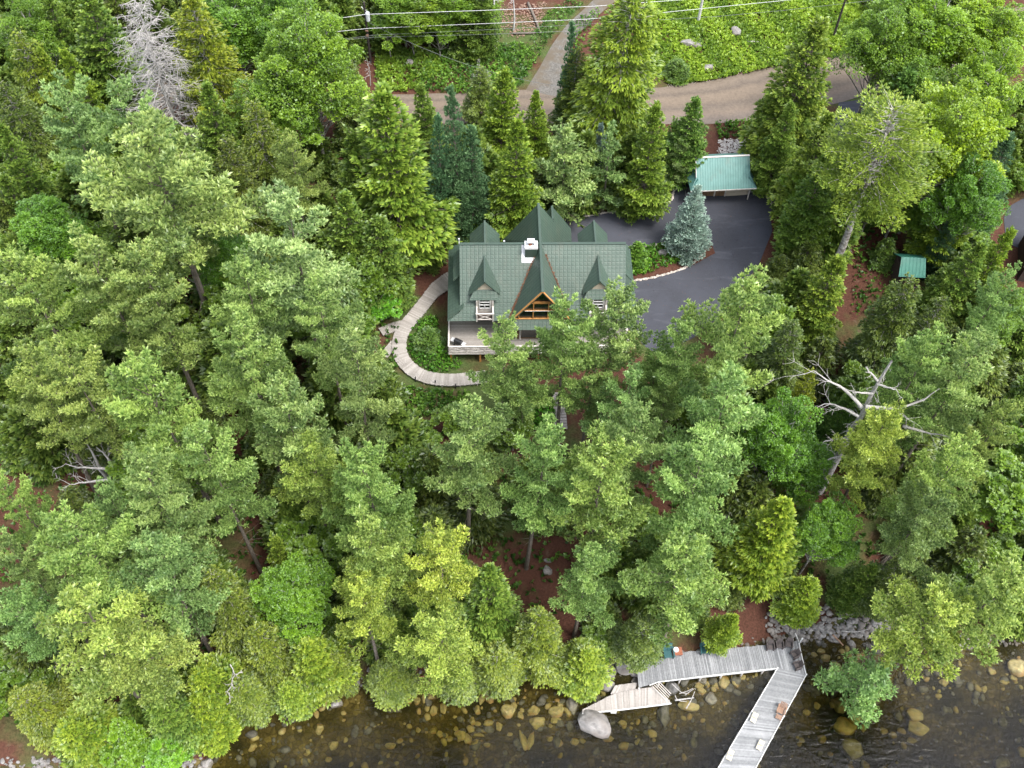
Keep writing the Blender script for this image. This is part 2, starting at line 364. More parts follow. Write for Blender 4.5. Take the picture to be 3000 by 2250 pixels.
# ------------------------------------------------------------------ foliage builders
def unit(v): return v/np.maximum(np.linalg.norm(v, axis=-1, keepdims=True), 1e-9)
def sph(n): return unit(rng.normal(size=(n, 3)))
def blades(P, U, r, nb, wid, spread, flat=0., tone=(0., 1.), rnd=None, droop=0.):
    """kites fanning out of every point P along U: returns V,Q,tone,rnd"""
    n = len(P); r = np.broadcast_to(r, (n,))
    P = np.repeat(P, nb, 0); U = np.repeat(U, nb, 0); R = np.repeat(r, nb)
    s = sph(n*nb)
    if flat: s[:, 2] *= (1-flat)
    D = unit(U+s*spread); L = R*rng.uniform(.7, 1.15, n*nb)
    S = unit(np.cross(D, sph(n*nb)*(1-flat)+np.array([0, 0, 1.])*flat)); w = (L*wid)[:, None]
    m = P+D*(L*.5)[:, None]; tip = P+D*L[:, None]; tip[:, 2] -= droop*L
    V = np.stack([P, m-S*w, tip, m+S*w], 1).reshape(-1, 3)
    Q = np.arange(n*nb*4).reshape(-1, 4)
    ph = rng.random(n) if rnd is None else rnd
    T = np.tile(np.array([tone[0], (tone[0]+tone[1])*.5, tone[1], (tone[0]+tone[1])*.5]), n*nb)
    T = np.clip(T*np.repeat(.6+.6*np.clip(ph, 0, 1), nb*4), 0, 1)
    return V, Q, T, np.repeat(ph, nb*4)
def fmesh(name, parts):
    V = []; Q = []; T = []; R = []; b = 0
    for v, q, t, r in parts: V.append(v); Q.append(q+b); T.append(t); R.append(r); b += len(v)
    return mesh_np(name, np.concatenate(V), np.concatenate(Q), {'tone': np.concatenate(T), 'rnd': np.concatenate(R)})
def tubes_np(paths, n=4):
    V = []; Q = []; b = 0
    for pts, rad in paths:
        pts = np.asarray(pts, float); k = len(pts); d = unit(np.gradient(pts, axis=0))
        up = np.array([0, 0, 1.]) if abs(d[0, 2]) < .9 else np.array([1., 0, 0])
        u = unit(np.cross(d, up)); w = np.cross(d, u); a = np.arange(n)*2*np.pi/n
        ring = pts[:, None]+(u[:, None]*np.cos(a)[None, :, None]+w[:, None]*np.sin(a)[None, :, None])*np.asarray(rad)[:, None, None]
        V.append(ring.reshape(-1, 3))
        i = np.arange(k-1)[:, None]*n; j = np.arange(n)[None]
        Q.append(np.stack([i+j, i+(j+1) % n, i+n+(j+1) % n, i+n+j], -1).reshape(-1, 4)+b); b += k*n
    return np.concatenate(V), np.concatenate(Q)
def limb(base, az, L, el, curl, k=7, wob=.06):
    t = np.linspace(0, 1, k); e = el+curl*t
    d = np.stack([np.cos(e)*math.cos(az), np.cos(e)*math.sin(az), np.sin(e)], 1)
    d += rng.normal(0, wob, d.shape)
    p = np.array(base)+np.concatenate([[np.zeros(3)], np.cumsum((d[:-1]+d[1:])/2*L/(k-1), 0)]); return p
def conifer(name, H, R, style, seed, cb=.3, tr0=0):
    """returns (trunk mesh, crown mesh); base at 0"""
    global rng
    keep = rng; rng = np.random.default_rng(seed)
    S = dict(pine=dict(dz=.115, nl=(4, 6), el0=-.18, el1=.75, curl=.6, s0=.08, tw=.36, fan=.26, sp=.25, r=.43, nb=13, wid=.15, spread=1.05, up=.8, out=.45, flat=0, prof=.42, lo=.55),
             cedar=dict(dz=.032, nl=(5, 8), el0=-.15, el1=.9, curl=.35, s0=.22, tw=.30, fan=.36, sp=.27, r=.50, nb=6, wid=.18, spread=.62, up=.3, out=.95, flat=.5, prof=.62, lo=.72),
             hemlock=dict(dz=.035, nl=(4, 7), el0=0, el1=.6, curl=-.35, s0=.18, tw=.30, fan=.38, sp=.24, r=.46, nb=6, wid=.15, spread=.6, up=.15, out=.9, flat=.5, prof=.6, lo=.6),
             ragged=dict(dz=.045, nl=(4, 6), el0=0, el1=.6, curl=-.15, s0=.35, tw=.34, fan=.26, sp=.26, r=.42, nb=6, wid=.13, spread=.7, up=.2, out=.9, flat=.4, prof=.35, lo=.6),
             fir=dict(dz=.038, nl=(6, 8), el0=-.1, el1=.5, curl=.15, s0=.15, tw=.24, fan=.38, sp=.21, r=.36, nb=6, wid=.17, spread=.7, up=.5, out=.7, flat=.3, prof=.72, lo=.85))[style]
    def prof(t): return max(.05, (1-t))**S['prof']*(min(1, .55+t*3) if style in ('pine',) else min(1, .8+t*2))
    lean = rng.normal(0, .012, 2); tr = []
    zt = np.linspace(0, H*.985, 12); tp = np.stack([lean[0]*zt*np.sin(zt/H*2), lean[1]*zt, zt], 1)
    r0 = tr0 or .0105*H+.05; tr.append((tp, r0*(1-zt/H*.97)**1.15))
    roots = []; P = []; U = []; RR = []; PH = []
    t = 0.; whorl = 0
    while t < .985:
        z = H*(cb+(1-cb)*t)
        nl = rng.integers(*S['nl']); a0 = rng.random()*6.28; wl = rng.uniform(.82, 1.1)
        for i in range(nl):
            L = R*prof(t)*wl*rng.uniform(S['lo'], 1.12)
            if style == 'pine' and rng.random() < .12: L *= .45
            az = a0+6.28*i/nl+rng.normal(0, .25); el = S['el0']+(S['el1']-S['el0'])*t**1.3+rng.normal(0, .09)
            bx = np.interp(z, zt, tp[:, 0]); by = np.interp(z, zt, tp[:, 1])
            p = limb((bx, by, z+rng.normal(0, .2)), az, L, el, S['curl'])
            tr.append((p, np.linspace(.013*L+.02, .006, len(p))))
            fwd = unit(p[-1]-p[0]); side = unit(np.cross(fwd, [0, 0, 1.])); ph0 = rng.uniform(.1, .9)
            ns = max(2, int(L*(1-S['s0'])/S['tw'])); ss = np.linspace(S['s0'], 1., ns); kk = np.linspace(0, 1, len(p))
            for q, s in enumerate(ss):
                c = np.array([np.interp(s, kk, p[:, d]) for d in range(3)])
                for sd in ((-1, 1)):
                    w = S['fan']*L*max(.05, 1-((s-(.62 if style == 'pine' else .55))/(.56 if s < .6 else .42))**2)**.5*rng.uniform(.65, 1.15)+.12
                    m = max(1, int(w/S['sp']))
                    u = (np.arange(m)+rng.random(m)*.8)/m*w
                    ang = rng.uniform(.75, 1.1); dr = side*sd*math.sin(ang)+fwd*math.cos(ang)
                    pts = c+dr*u[:, None]; pts[:, 2] += rng.normal(0, .07, m)+(.10*u if style == 'pine' else -.16*u)
                    P.append(pts); U.append(np.repeat((dr*.35+fwd*.65)[None], m, 0)); RR.append(np.full(m, 1.)); PH.append(np.clip(ph0*.7+rng.random(m)*.3, 0, 1))
                    if style == 'pine' and L > 3.2 and rng.random() < .3: tr.append((np.array([c, c+dr*w]), np.array([.02, .008])))
        t += S['dz']*rng.uniform(.7, 1.3)*(.75 if t > .8 else 1)*min(1., 18/H)**.3
    # leader tuft
    zz = np.linspace(H*.93, H, 6); P.append(np.stack([np.interp(zz, zt, tp[:, 0]), np.interp(zz, zt, tp[:, 1]), zz], 1)); U.append(np.tile([0, 0, .6], (6, 1))); RR.append(np.full(6, .8)); PH.append(np.full(6, .8))
    P = np.concatenate(P); U = np.concatenate(U); PH = np.concatenate(PH)
    U = unit(U*S['out']+np.array([0, 0, 1.])*S['up'])
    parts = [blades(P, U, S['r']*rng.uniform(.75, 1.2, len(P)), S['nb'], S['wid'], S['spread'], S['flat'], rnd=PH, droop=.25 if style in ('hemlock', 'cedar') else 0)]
    cm = fmesh(name+'_crown', parts)
    # dead twigs below the crown
    for _ in range(14 if style in ('pine', 'hemlock') else 4):
        z = H*rng.uniform(cb*.45, cb+.05); p = limb((0, 0, z), rng.random()*6.28, rng.uniform(.8, 2.6), rng.normal(-.1, .2), rng.normal(0, .3), 5, .15); tr.append((p, np.linspace(.03, .006, 5)))
    v, q = tubes_np(tr[1:], 4); v0, q0 = tubes_np(tr[:1], 9)
    tm = mesh_np(name+'_trunk', np.concatenate([v0, v]), np.concatenate([q0, q+len(v0)]), smooth=True)
    rng = keep
    return tm, cm
def maple(name, H, R, seed, leaf=.27, nclump=55, per=420):
    global rng
    keep = rng; rng = np.random.default_rng(seed)
    tr = []; zt = np.linspace(0, H*.8, 9); tp = np.stack([rng.normal(0, .12, 9).cumsum(), rng.normal(0, .12, 9).cumsum(), zt], 1); tr.append((tp, (.01*H+.05)*(1-zt/H*.85)))
    parts = []; cz = H*.62; hz = H*.38
    for i in range(nclump):
        u = i/nclump; ph = i*2.399; el = math.asin(min(1, -.35+1.33*(1-u)))
        rr = (rng.uniform(.55, 1.0)+.22*math.sin(ph*3+seed)*math.cos(el*2)) if i % 4 else rng.uniform(.3, .7)
        c = np.array([math.cos(el)*math.cos(ph)*R*rr*.86, math.cos(el)*math.sin(ph)*R*rr*.86, cz+math.sin(el)*hz*rr*.9])
        cr = R*rng.uniform(.13, .30)*(1.05-.3*max(0, math.sin(el)))
        zb = max(H*.2, c[2]-abs(rng.normal(0, 2))-np.hypot(c[0], c[1])*.8); st = np.array([np.interp(zb, zt, tp[:, 0]), np.interp(zb, zt, tp[:, 1]), min(zb, H*.8)])
        mid = (st+c)/2+rng.normal(0, .3, 3); tr.append((np.array([st, mid, c]), np.array([.09, .055, .015])*H/16))
        for _ in range(3): tr.append((np.array([mid*.3+c*.7, c+sph(1)[0]*cr*.8]), np.array([.03, .008])))
        d = sph(per); d[:, 2] = np.abs(d[:, 2])*np.where(rng.random(per) < .78, 1, -1)
        nrad = rng.uniform(.45, 1.02, per)**.6; lump = 1+.22*np.sin(d[:, 0]*5+ph)*np.cos(d[:, 1]*5+i)
        P = c+d*(nrad*lump)[:, None]*cr*np.array([1, 1, .52])
        U = unit(d*np.array([1, 1, .3])+rng.normal(0, .35, (per, 3)))
        ph_ = np.clip(rng.random()*.45+rng.random(per)*.55, 0, 1)
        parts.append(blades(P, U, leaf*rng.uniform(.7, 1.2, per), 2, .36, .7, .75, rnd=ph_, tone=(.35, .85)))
    v, q = tubes_np(tr[1:], 4); v0, q0 = tubes_np(tr[:1], 9)
    tm = mesh_np(name+'_trunk', np.concatenate([v0, v]), np.concatenate([q0, q+len(v0)]), smooth=True)
    cm = fmesh(name+'_crown', parts); rng = keep
    return tm, cm
# ------------------------------------------------------------------ tree prototypes (meshes)
LIB = {}
def lib(key, H, R, meshes, mats): LIB.setdefault(key, []).append((H, R, meshes[0], meshes[1], mats))
for i in range(8): lib('pine', 25, 5.6, conifer('pine', 25, 5.6, 'pine', 100+i, cb=(.48, .40, .52, .44, .5, .42, .47, .38)[i]), ('bark', 'pine'))
for i in range(2): lib('youngpine', 12, 3.6, conifer('young_pine', 12, 3.6, 'pine', 140+i, cb=.12), ('bark', 'pine'))
for i in range(4): lib('cedar', 16, 3.2, conifer('cedar', 16, 3.2, 'cedar', 200+i, cb=.1), ('bark', 'cedar'))
for i in range(3): lib('hemlock', 18, 4.4, conifer('hemlock', 18, 4.4, 'hemlock', 300+i, cb=.2), ('palebark', 'hemlock'))
for i in range(2): lib('fir', 15, 2.6, conifer('fir', 15, 2.6, 'fir', 400+i, cb=.08), ('bark', 'fir'))
lib('spruce', 9.5, 2.6, conifer('spruce', 9.5, 2.6, 'fir', 420, cb=.04), ('bark', 'spruce'))
for i in range(3): lib('maple', 16, 5.5, maple('maple', 16, 5.5, 500+i, .23, 100, 330), ('palebark', 'maple'))
LIB['ragged'] = []; lib('ragged', 25, 6.0, conifer('ragged_hemlock', 25, 6.0, 'ragged', 330, cb=.6, tr0=.48), ('palebark', 'hemlock'))
for i in range(2): lib('lowmaple', 7, 3.0, maple('sapling', 7, 3.0, 520+i, .25, 26, 260), ('palebark', 'maple'))
for i in range(2): lib('lowcedar', 6, 2.2, conifer('small_cedar', 6, 2.2, 'cedar', 540+i, cb=.03), ('bark', 'cedar'))
for i in range(2): lib('lowhemlock', 7, 2.7, conifer('small_hemlock', 7, 2.7, 'hemlock', 560+i, cb=.05), ('bark', 'hemlock'))
INFO = dict(pine=('pine_tree', 'pine tree', 'tall white pines of the forest'), youngpine=('pine_tree', 'pine tree', 'young pines behind the house'),
            cedar=('cedar_tree', 'cedar tree', 'yellow-green cedars'), hemlock=('hemlock_tree', 'hemlock tree', 'olive hemlocks'), ragged=('hemlock_tree', 'hemlock tree', None),
            fir=('fir_tree', 'fir tree', 'narrow dark firs'), spruce=('spruce_tree', 'spruce tree', None),
            maple=('maple_tree', 'maple tree', 'broadleaf maples'), lowmaple=('sapling', 'young tree', 'low broadleaf saplings'),
            lowcedar=('cedar_bush', 'bush', 'low cedar bushes'), lowhemlock=('hemlock_bush', 'bush', 'low hemlock bushes'))
TREES = []
_cnt = {}
def put_tree(key, x, y, H, R, label, tint=(1, 1, 1), group=None):
    L = LIB[key]; i = _cnt.get(key, 0); _cnt[key] = i+1; H0, R0, tm, cm, mats = L[i % len(L)]
    nm, cat, grp = INFO[key]
    z = float(terr(x, y))-.1
    t = empty(nm, (x, y, z), random.random()*6.28, label=label, cat=cat, group=group or grp)
    t.scale = (R/R0, R/R0, H/H0); t.rotation_euler = (random.gauss(0, .025), random.gauss(0, .025), t.rotation_euler.z)
    t['h'] = H
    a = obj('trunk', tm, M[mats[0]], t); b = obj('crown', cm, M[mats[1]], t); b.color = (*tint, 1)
    TREES.append((x, y, R)); return t
def tree(key, vx, vy, wv, H, label, tint=(1, 1, 1), group=None):
    """apex seen at view pixel (vx,vy), crown wv view pixels wide, H metres tall"""
    x, y, z = WV(vx, vy, H)
    depth = -(RM.T @ np.array([x, y, z-HC-H*.35]))[2]
    R = wv*SV/2*depth/F*(1.21 if 'pine' in key else 1.1)
    t = put_tree(key, x, y, H, R, label, tint, group)
    if vy > 1290 and H < 16: t.rotation_euler = Matrix.Rotation(random.uniform(.08, .26), 4, 'X').to_euler('XYZ') if random.random() < .8 else t.rotation_euler
    return t
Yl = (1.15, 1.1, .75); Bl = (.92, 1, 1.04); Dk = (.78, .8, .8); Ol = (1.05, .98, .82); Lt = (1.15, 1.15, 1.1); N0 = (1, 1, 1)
TT = [
# --- top left
('maple',30,-6,120,17,'bright green broadleaf tree in the top left corner of the forest',N0),
('cedar',95,-22,100,17,'green cedar on the top edge beside the corner broadleaf tree',N0),
('cedar',170,-30,150,19,'wide cedar on the top edge just left of the grey dead spruce',N0),
('hemlock',35,78,150,19,'pale yellow hemlock crossed by the cable at the left edge',Yl),
('cedar',84,112,86,17,'slim yellow-green cedar in the upper left, left one of a close pair',Yl),
('cedar',158,100,92,18,'slim yellow-green cedar in the upper left, right one of a close pair',Yl),
('hemlock',12,160,150,18,'dull olive hemlock at the left edge below the cable',Dk),
('cedar',6,268,110,18,'dark green cedar at the left edge beside the great many-topped pine',N0),
('hemlock',398,-12,190,23,'golden green hemlock just right of the grey dead spruce',(1.5,1.3,.7)),
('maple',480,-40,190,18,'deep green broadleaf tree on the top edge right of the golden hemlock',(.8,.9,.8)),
('maple',565,-50,160,18,'dark broadleaf tree on the top edge between the golden hemlock and the great maple',(.75,.85,.8)),
('maple',640,5,215,24,'great light green maple left of the pole with the transformer',(1.1,1.05,1)),
('maple',585,130,180,18,'lower green side of the maple clump, above the olive hemlock',N0),
('hemlock',745,130,110,12,'small olive hemlock under the transformer pole',Dk),
('pine',120,195,200,27,'bluish pine on the left flank of the great pine group in the upper left',Bl),
('pine',238,165,180,28,'bluish pine at the back of the great pine group, below the dead spruce',Bl),
('pine',295,240,330,32,'huge broad pine in front of the great pine group in the upper left',(1.05,1,.9)),
('pine',350,350,200,24,'lower pine under the right edge of the huge broad pine',Ol),
('cedar',440,188,120,17,'green cedar right of the huge broad pine, under the dead spruce',N0),
('hemlock',545,232,150,19,'olive hemlock below the great maple',Ol),
('pine',608,288,120,20,'narrow olive pine standing in the hemlocks below the great maple',Ol),
('hemlock',480,300,150,18,'dark olive hemlock in the gap right of the huge broad pine',(.8,.75,.7)),
('maple',75,435,170,15,'deep green broadleaf tree in the hollow left of the huge broad pine',(.75,.9,.8)),
('cedar',20,380,100,13,'dark cedar at the left edge above the hollow',Dk),
('cedar',770,300,130,17,'dark green cedar on the left shoulder of the big bright cedar by the house',Dk),
('cedar',838,205,240,24,'big bright yellow-green cedar standing above the west end of the house',(1.12,1.08,.85)),
('cedar',735,420,130,15,'cedar low at the left foot of the big bright cedar',N0),
('cedar',800,470,150,13,'dark cedar between the big bright cedar and the boardwalk',Dk),
# --- top middle
('maple',862,-72,140,12,'first broadleaf tree behind the cables, directly right of the transformer pole',N0),
('maple',925,-78,165,12,'second broadleaf tree behind the cables, right of the transformer pole',(1.1,1,1)),
('maple',1000,-70,150,12,'third broadleaf tree behind the cables, beside the pale leaning trunk',N0),
('cedar',1040,-50,80,12,'narrow dark tree behind the pale leaning trunk at the top edge',Dk),
('hemlock',1335,-20,250,25,'tall golden hemlock between the gravel track and the green slope',(1.3,1.3,.75)),
('hemlock',1240,108,95,15,'thin grey-green hemlock against the left side of the tall golden hemlock',Dk),
('fir',1243,50,60,18,'narrow blue-green fir with its point in front of the gravel track',Bl),
('cedar',1082,152,110,15,'bright cedar beside the end of the gravel track',Yl),
('cedar',1166,195,80,13,'small bright cedar right at the foot of the gravel track',Yl),
('hemlock',1035,145,80,9,'low pale tree with bare grey twigs beside the green verge',N0),
('cedar',925,184,88,13,'green cedar between the big bright cedar and the dark firs',N0),
('fir',990,198,90,22,'tallest of the three dark blue-green firs',N0),
('fir',944,252,84,19,'left one of the three dark blue-green firs',Bl),
('fir',1020,275,92,17,'right one of the three dark blue-green firs',N0),
('cedar',1112,262,125,18,'yellow-green cedar behind the peak of the house roof, right of the firs',(1.15,1.1,.8)),
('youngpine',1228,280,155,14,'broad young pine behind the house, right of the yellow-green cedar',N0),
('youngpine',1325,280,110,13,'bluish young pine above the curve of the driveway',Bl),
('spruce',1300,275,70,11,'dull blue young spruce hidden between two young pines',(.55,.6,.6)),
('cedar',1422,232,112,17,'bright cedar at the left corner of the garage drive',(1.1,1.05,.85)),
('cedar',1500,203,105,13,'dark green cedar beside the dirt road above the garage',(.8,.9,1)),
('youngpine',1470,300,80,8,'low dark pine wedged behind the garage cedar',Dk),
('cedar',1760,52,180,21,'tall cedar whose point stands across the dirt road',(1.1,1,.9)),
('cedar',1712,226,95,14,'cedar touching the right end of the garage roof',N0),
('cedar',1792,250,125,17,'cedar between the garage and the great ragged hemlock',(1.1,1,.9)),
('cedar',1795,348,118,15,'dark cedar right of the garage door, over the asphalt',(.9,.95,.95)),
('lowmaple',836,26,75,7,'low leafy tree at the bracken edge, nearest the transformer pole',N0),
('lowmaple',890,30,75,6.5,'low leafy tree at the bracken edge, second from the transformer pole',(1.05,1,.9)),
('lowmaple',950,28,80,7,'low leafy tree at the bracken edge, third from the transformer pole',N0),
('lowcedar',1010,26,70,7,'low cedar at the bracken edge beside the pale branchless trunk',Dk),
# --- top right
('maple',1955,-15,165,20,'light airy broadleaf tree whose pale trunk leans beside the road',(1.15,1.1,1.1)),
('maple',2060,-40,210,21,'bright green maple on the top edge right of the pale trunk',(1.2,1.15,.8)),
('maple',2170,-20,200,20,'yellow-green maple in the top right corner',(1.35,1.2,.75)),
('maple',2090,185,220,22,'brightest yellow-green maple of the upper right',(1.55,1.3,.65)),
('maple',2175,95,160,20,'bright maple at the right edge above the brightest one',(1.3,1.2,.8)),
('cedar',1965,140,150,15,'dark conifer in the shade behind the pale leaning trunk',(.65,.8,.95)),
('maple',2010,100,140,17,'mid green maple in the hollow of the upper right',N0),
('cedar',1905,225,95,13,'small cedar at the top of the asphalt lane',N0),
('fir',2200,290,110,16,'dark fir at the right edge under the bright maple',Dk),
('maple',2135,345,150,17,'deep green round broadleaf tree under the brightest maple',(.68,.84,.75)),
('ragged',1948,238,268,26,'great ragged hemlock with a long bare pale trunk right of the driveway',(1.4,1.35,1.0)),
('cedar',2112,348,115,16,'yellow-green cedar on the right flank of the ragged hemlock',Yl),
('cedar',2110,515,118,15,'cedar beside the small green-roofed shed',N0),
('cedar',2175,500,100,16,'bright cedar at the right edge beside the parking place',Yl),
('fir',2078,455,60,11,'dark slim fir behind the green-roofed shed',Dk),
('cedar',1798,556,135,16,'cedar standing where the driveway meets the lower wood, right of the big pine',(1.15,1.05,.85)),
('hemlock',1975,592,150,18,'dark hemlock showing grey twigs below the green-roofed shed',Dk),
('hemlock',2045,645,130,17,'dull hemlock right of the one with grey twigs',Dk),
('maple',2195,620,110,13,'green broadleaf tree at the right edge below the dark cottage',N0),
# --- middle left
('pine',30,568,230,27,'yellow-tipped pine at the left edge level with the house roof',(1.1,1.08,.85)),
('pine',15,770,170,24,'pine low at the left edge beneath the yellow-tipped one',Ol),
('pine',190,500,220,28,'pine with two leaders in the left middle, below the huge broad pine',(1.05,1,.9)),
('pine',290,540,210,27,'pine on the right of the two-leader pine',(1.05,1,.9)),
('pine',605,420,290,29,'wide pale blue-green pine with forked top between the maples and the boardwalk',(1.05,1.05,1.2)),
('pine',495,578,180,26,'pale pine left of the small bare twigs, below the wide forked pine',Lt),
('maple',455,500,130,14,'deep green broadleaf tree in the gap left of the wide forked pine',(.7,.88,.75)),
('pine',500,712,200,27,'pine west of the boardwalk, one row in from its neighbour',(1,1.02,.9)),
('pine',683,612,165,25,'pale rounded pine near the head of the boardwalk',Lt),
('pine',742,702,188,27,'pine whose branches reach the elbow of the boardwalk',(1.05,1,1.05)),
('pine',140,770,190,25,'olive pine in the left middle above the bare brown clearing',Ol),
('pine',312,778,240,29,'tall pine with wide-reaching limbs in the left middle',(1.05,1.08,.85)),
('pine',592,840,210,26,'pine with a round head left of the boardwalk loop',N0),
('pine',432,930,190,27,'narrow pine standing over the dead limbs in the left middle',(1,1.05,.95)),
('pine',642,962,170,22,'pine turning yellow on its lower side, left of centre',(1.15,1.1,.75)),
('pine',802,982,200,27,'tall pine at the centre left, below the boardwalk loop',(.98,1.05,.9)),
('pine',1000,858,200,27,'open-branched pine directly below the boardwalk loop',N0),
('pine',1160,906,190,28,'green pine at the centre of the wood, below the wooden stairs',(.95,1.04,.95)),
('pine',1086,702,148,22,'pine hiding the middle of the house deck',Lt),
('pine',1238,634,172,25,'pine rising in front of the big gable window',(1,1.05,.95)),
('pine',1338,648,182,24,'pine in front of the right-hand dormer',N0),
('pine',1352,795,150,20,'pale green pine beneath the east end of the deck',(.92,1.05,1.1)),
('pine',1378,900,175,25,'feathery pine right of the wooden stairs',(.98,1,1.05)),
('pine',1312,992,240,27,'spreading pine over the brown clearing in the centre',(1.1,1.08,.85)),
('pine',1500,690,160,24,'pine at the lower end of the asphalt driveway',(1,1.05,.95)),
('pine',1622,572,240,31,'biggest pine right of the house, its point over the driveway',(1.08,1.07,.9)),
('pine',1572,812,240,28,'wide pine below the biggest pine right of the house',(.95,1.05,1)),
('pine',1525,1010,230,27,'dense pine in the lower centre right',(.95,1.04,.95)),
('pine',1455,830,110,19,'slim pine between the feathery pine and the wide pine',N0),
('pine',1285,770,130,17,'lower pine in the gap between the gable-window pine and the right dormer pine',(.95,1,.95)),
('pine',1135,792,120,16,'low pine filling the gap right of the pine that hides the deck middle',(.95,1,.9)),
('pine',1425,775,125,18,'pine in the gap at the lower left of the asphalt end',(.95,1.03,.95)),
# --- lower middle
('pine',1275,1185,165,20,'round low pine beside the brown clearing, left of the dock',(.95,1.03,.95)),
('pine',1515,1180,240,22,'broad dome of pine directly behind the dock',(1.02,1.05,.85)),
('cedar',1585,1305,75,9,'bright yellow cedar at the shore end of the dock path',(1.25,1.15,.7)),
('pine',952,1182,190,22,'yellow pine above the shore, left of the brown clearing',(1.4,1.22,.7)),
('pine',798,1112,190,24,'pale pine of the lower middle, above two yellow ones',(1.12,1.08,.85)),
('pine',775,1275,180,21,'left one of two yellow pines that lean over the shore',(1.35,1.2,.7)),
('pine',935,1315,200,21,'right one of two yellow pines that lean over the shore',(1.25,1.15,.75)),
('cedar',1062,1255,150,15,'cedar in the dark gap left of the brown clearing',N0),
('hemlock',1165,1330,150,13,'bright feathery hemlock on the bank below the brown clearing',(1.2,1.12,.8)),
('hemlock',1075,1368,140,10,'low bright feathery hemlock over the stony shore left of the dock',(1.25,1.15,.75)),
('cedar',1262,1385,130,8,'low bright cedar over the big shore boulders',(1.3,1.15,.75)),
('hemlock',1395,1320,120,10,'green feathery hemlock at the left end of the dock',N0),
('hemlock',835,1425,120,7,'low bright feathery hemlock hanging over the water left of the yellow pines',(1.2,1.15,.8)),
('hemlock',985,1400,130,8,'low feathery hemlock on the bank under the right yellow pine',(1.15,1.1,.8)),
('cedar',600,1165,90,12,'slim olive cedar in the dark gap left of the pale lower pine',Ol),
('maple',615,1228,165,15,'vivid green broadleaf tree in the lower left',(1,1.08,.8)),
('hemlock',465,1225,160,18,'olive hemlock left of the vivid green broadleaf tree',Ol),
('hemlock',560,1350,140,13,'bright feathery hemlock behind the bare white snag on the bank',(1.2,1.1,.8)),
('cedar',665,1350,140,12,'bright cedar on the bank right of the bare white snag',(1.3,1.15,.75)),
('cedar',430,1385,140,13,'bright yellow-green cedar left of the bare white snag',(1.3,1.15,.75)),
('cedar',415,1510,120,10,'bright cedar at the left end of the open water',(1.35,1.2,.75)),
('hemlock',520,1450,120,9,'hemlock leaning over the water under the bare white snag',(1.15,1.1,.8)),
('cedar',620,1440,110,8,'cedar over the shore stones right of the bare white snag',(1.2,1.1,.8)),
('hemlock',710,1415,110,8,'small bright feathery hemlock at the water left of the low hanging one',(1.2,1.1,.8)),
('cedar',340,1470,130,13,'green cedar behind the bottom left bank',N0),
('lowmaple',250,1575,120,7,'bright green young tree above the grey shore stones in the bottom left',(1,1.05,.75)),
('lowmaple',350,1600,110,6,'green young tree at the water in the bottom left',(.95,1.15,.8)),
# --- lower left
('pine',172,1122,240,27,'pine with long low arms beside the brown clearing at the left',(1,1.05,.85)),
('pine',290,1010,210,28,'pine with bare grey trunk right of the dead limbs',N0),
('pine',205,1050,130,24,'blue-green pine just right of the brown clearing at the left',Bl),
('pine',300,1160,220,26,'blue-green pine on the right of the one with long low arms',Bl),
('pine',-5,1015,130,25,'pine at the left edge beside the brown clearing',(1,1.05,.85)),
('pine',-5,1170,130,24,'pine at the left edge below the brown clearing',N0),
('pine',25,1290,170,20,'green pine at the left edge behind the big yellow-green one',(.85,1,.95)),
('pine',118,1318,290,26,'big yellow-green pine in the bottom left',(1.2,1.12,.8)),
('pine',250,1400,200,21,'pine under the right side of the big yellow-green one',(1.15,1.05,.8)),
('hemlock',45,1470,150,12,'bright feathery hemlock in the bottom left corner',(1.3,1.15,.75)),
('cedar',140,1520,150,10,'bright cedar above the grey stones in the bottom left',(1.35,1.2,.75)),
# --- lower right
('maple',1705,865,160,19,'deep green broadleaf tree left of the bare snag on the right',(.75,.92,.75)),
('hemlock',1768,796,85,16,'yellowed hemlock just left of the bare snag',(1.6,1.35,.7)),
('cedar',1700,1075,170,17,'yellow-green cedar above the brown path to the dock',(1.35,1.2,.75)),
('cedar',1758,1250,100,8,'bright cedar over the stony bank right of the dock',(1.3,1.2,.75)),
('maple',1810,1100,140,14,'vivid green broadleaf tree right of the yellow-green cedar',(.9,1.02,.85)),
('cedar',1660,1205,70,7,'small green cedar on the brown path to the dock',N0),
('pine',1940,888,172,24,'yellow-tipped pine directly in front of the bare snag',(1.35,1.2,.75)),
('pine',1992,742,145,22,'green pine behind the bare snag on its right side',(.95,1.05,1)),
('pine',2030,720,190,27,'pine between the bare snag and the right edge',(1,1.05,.9)),
('pine',2130,725,190,27,'pine in the row along the right edge, level with the snag',N0),
('pine',2195,590,120,22,'upper pine at the right edge below the cottage',(.92,1.02,1)),
('pine',2195,850,130,25,'olive pine at the right edge, lower than the snag',Ol),
('pine',2100,955,200,26,'pine with rounded tufts in the lower right',(1.08,1.08,.85)),
('pine',2030,1060,170,22,'dark-bellied pine over the fallen logs at the right',Dk),
('pine',2165,1205,240,24,'yellow-green pine at the right edge above the water',(1.15,1.1,.85)),
('pine',2045,1290,230,22,'large yellow-green pine leaning out over the water at the right',(1.3,1.18,.75)),
('youngpine',1905,1425,165,10,'blue-green young pine hanging over the water beside the large yellow-green one',(.9,1.05,1)),
('cedar',1880,1215,90,9,'dark low cedar on the bank above the stone pile',Dk),
('hemlock',1960,1215,110,12,'dark hemlock on the bank under the right-hand pines',Dk),
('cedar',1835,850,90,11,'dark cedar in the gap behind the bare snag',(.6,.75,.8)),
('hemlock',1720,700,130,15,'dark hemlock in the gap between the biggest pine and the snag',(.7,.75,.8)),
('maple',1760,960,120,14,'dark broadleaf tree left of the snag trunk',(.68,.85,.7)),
]
for k, vx, vy, wv, H, lb, tn in TT: tree(k, vx, vy, wv, H, lb, tn)
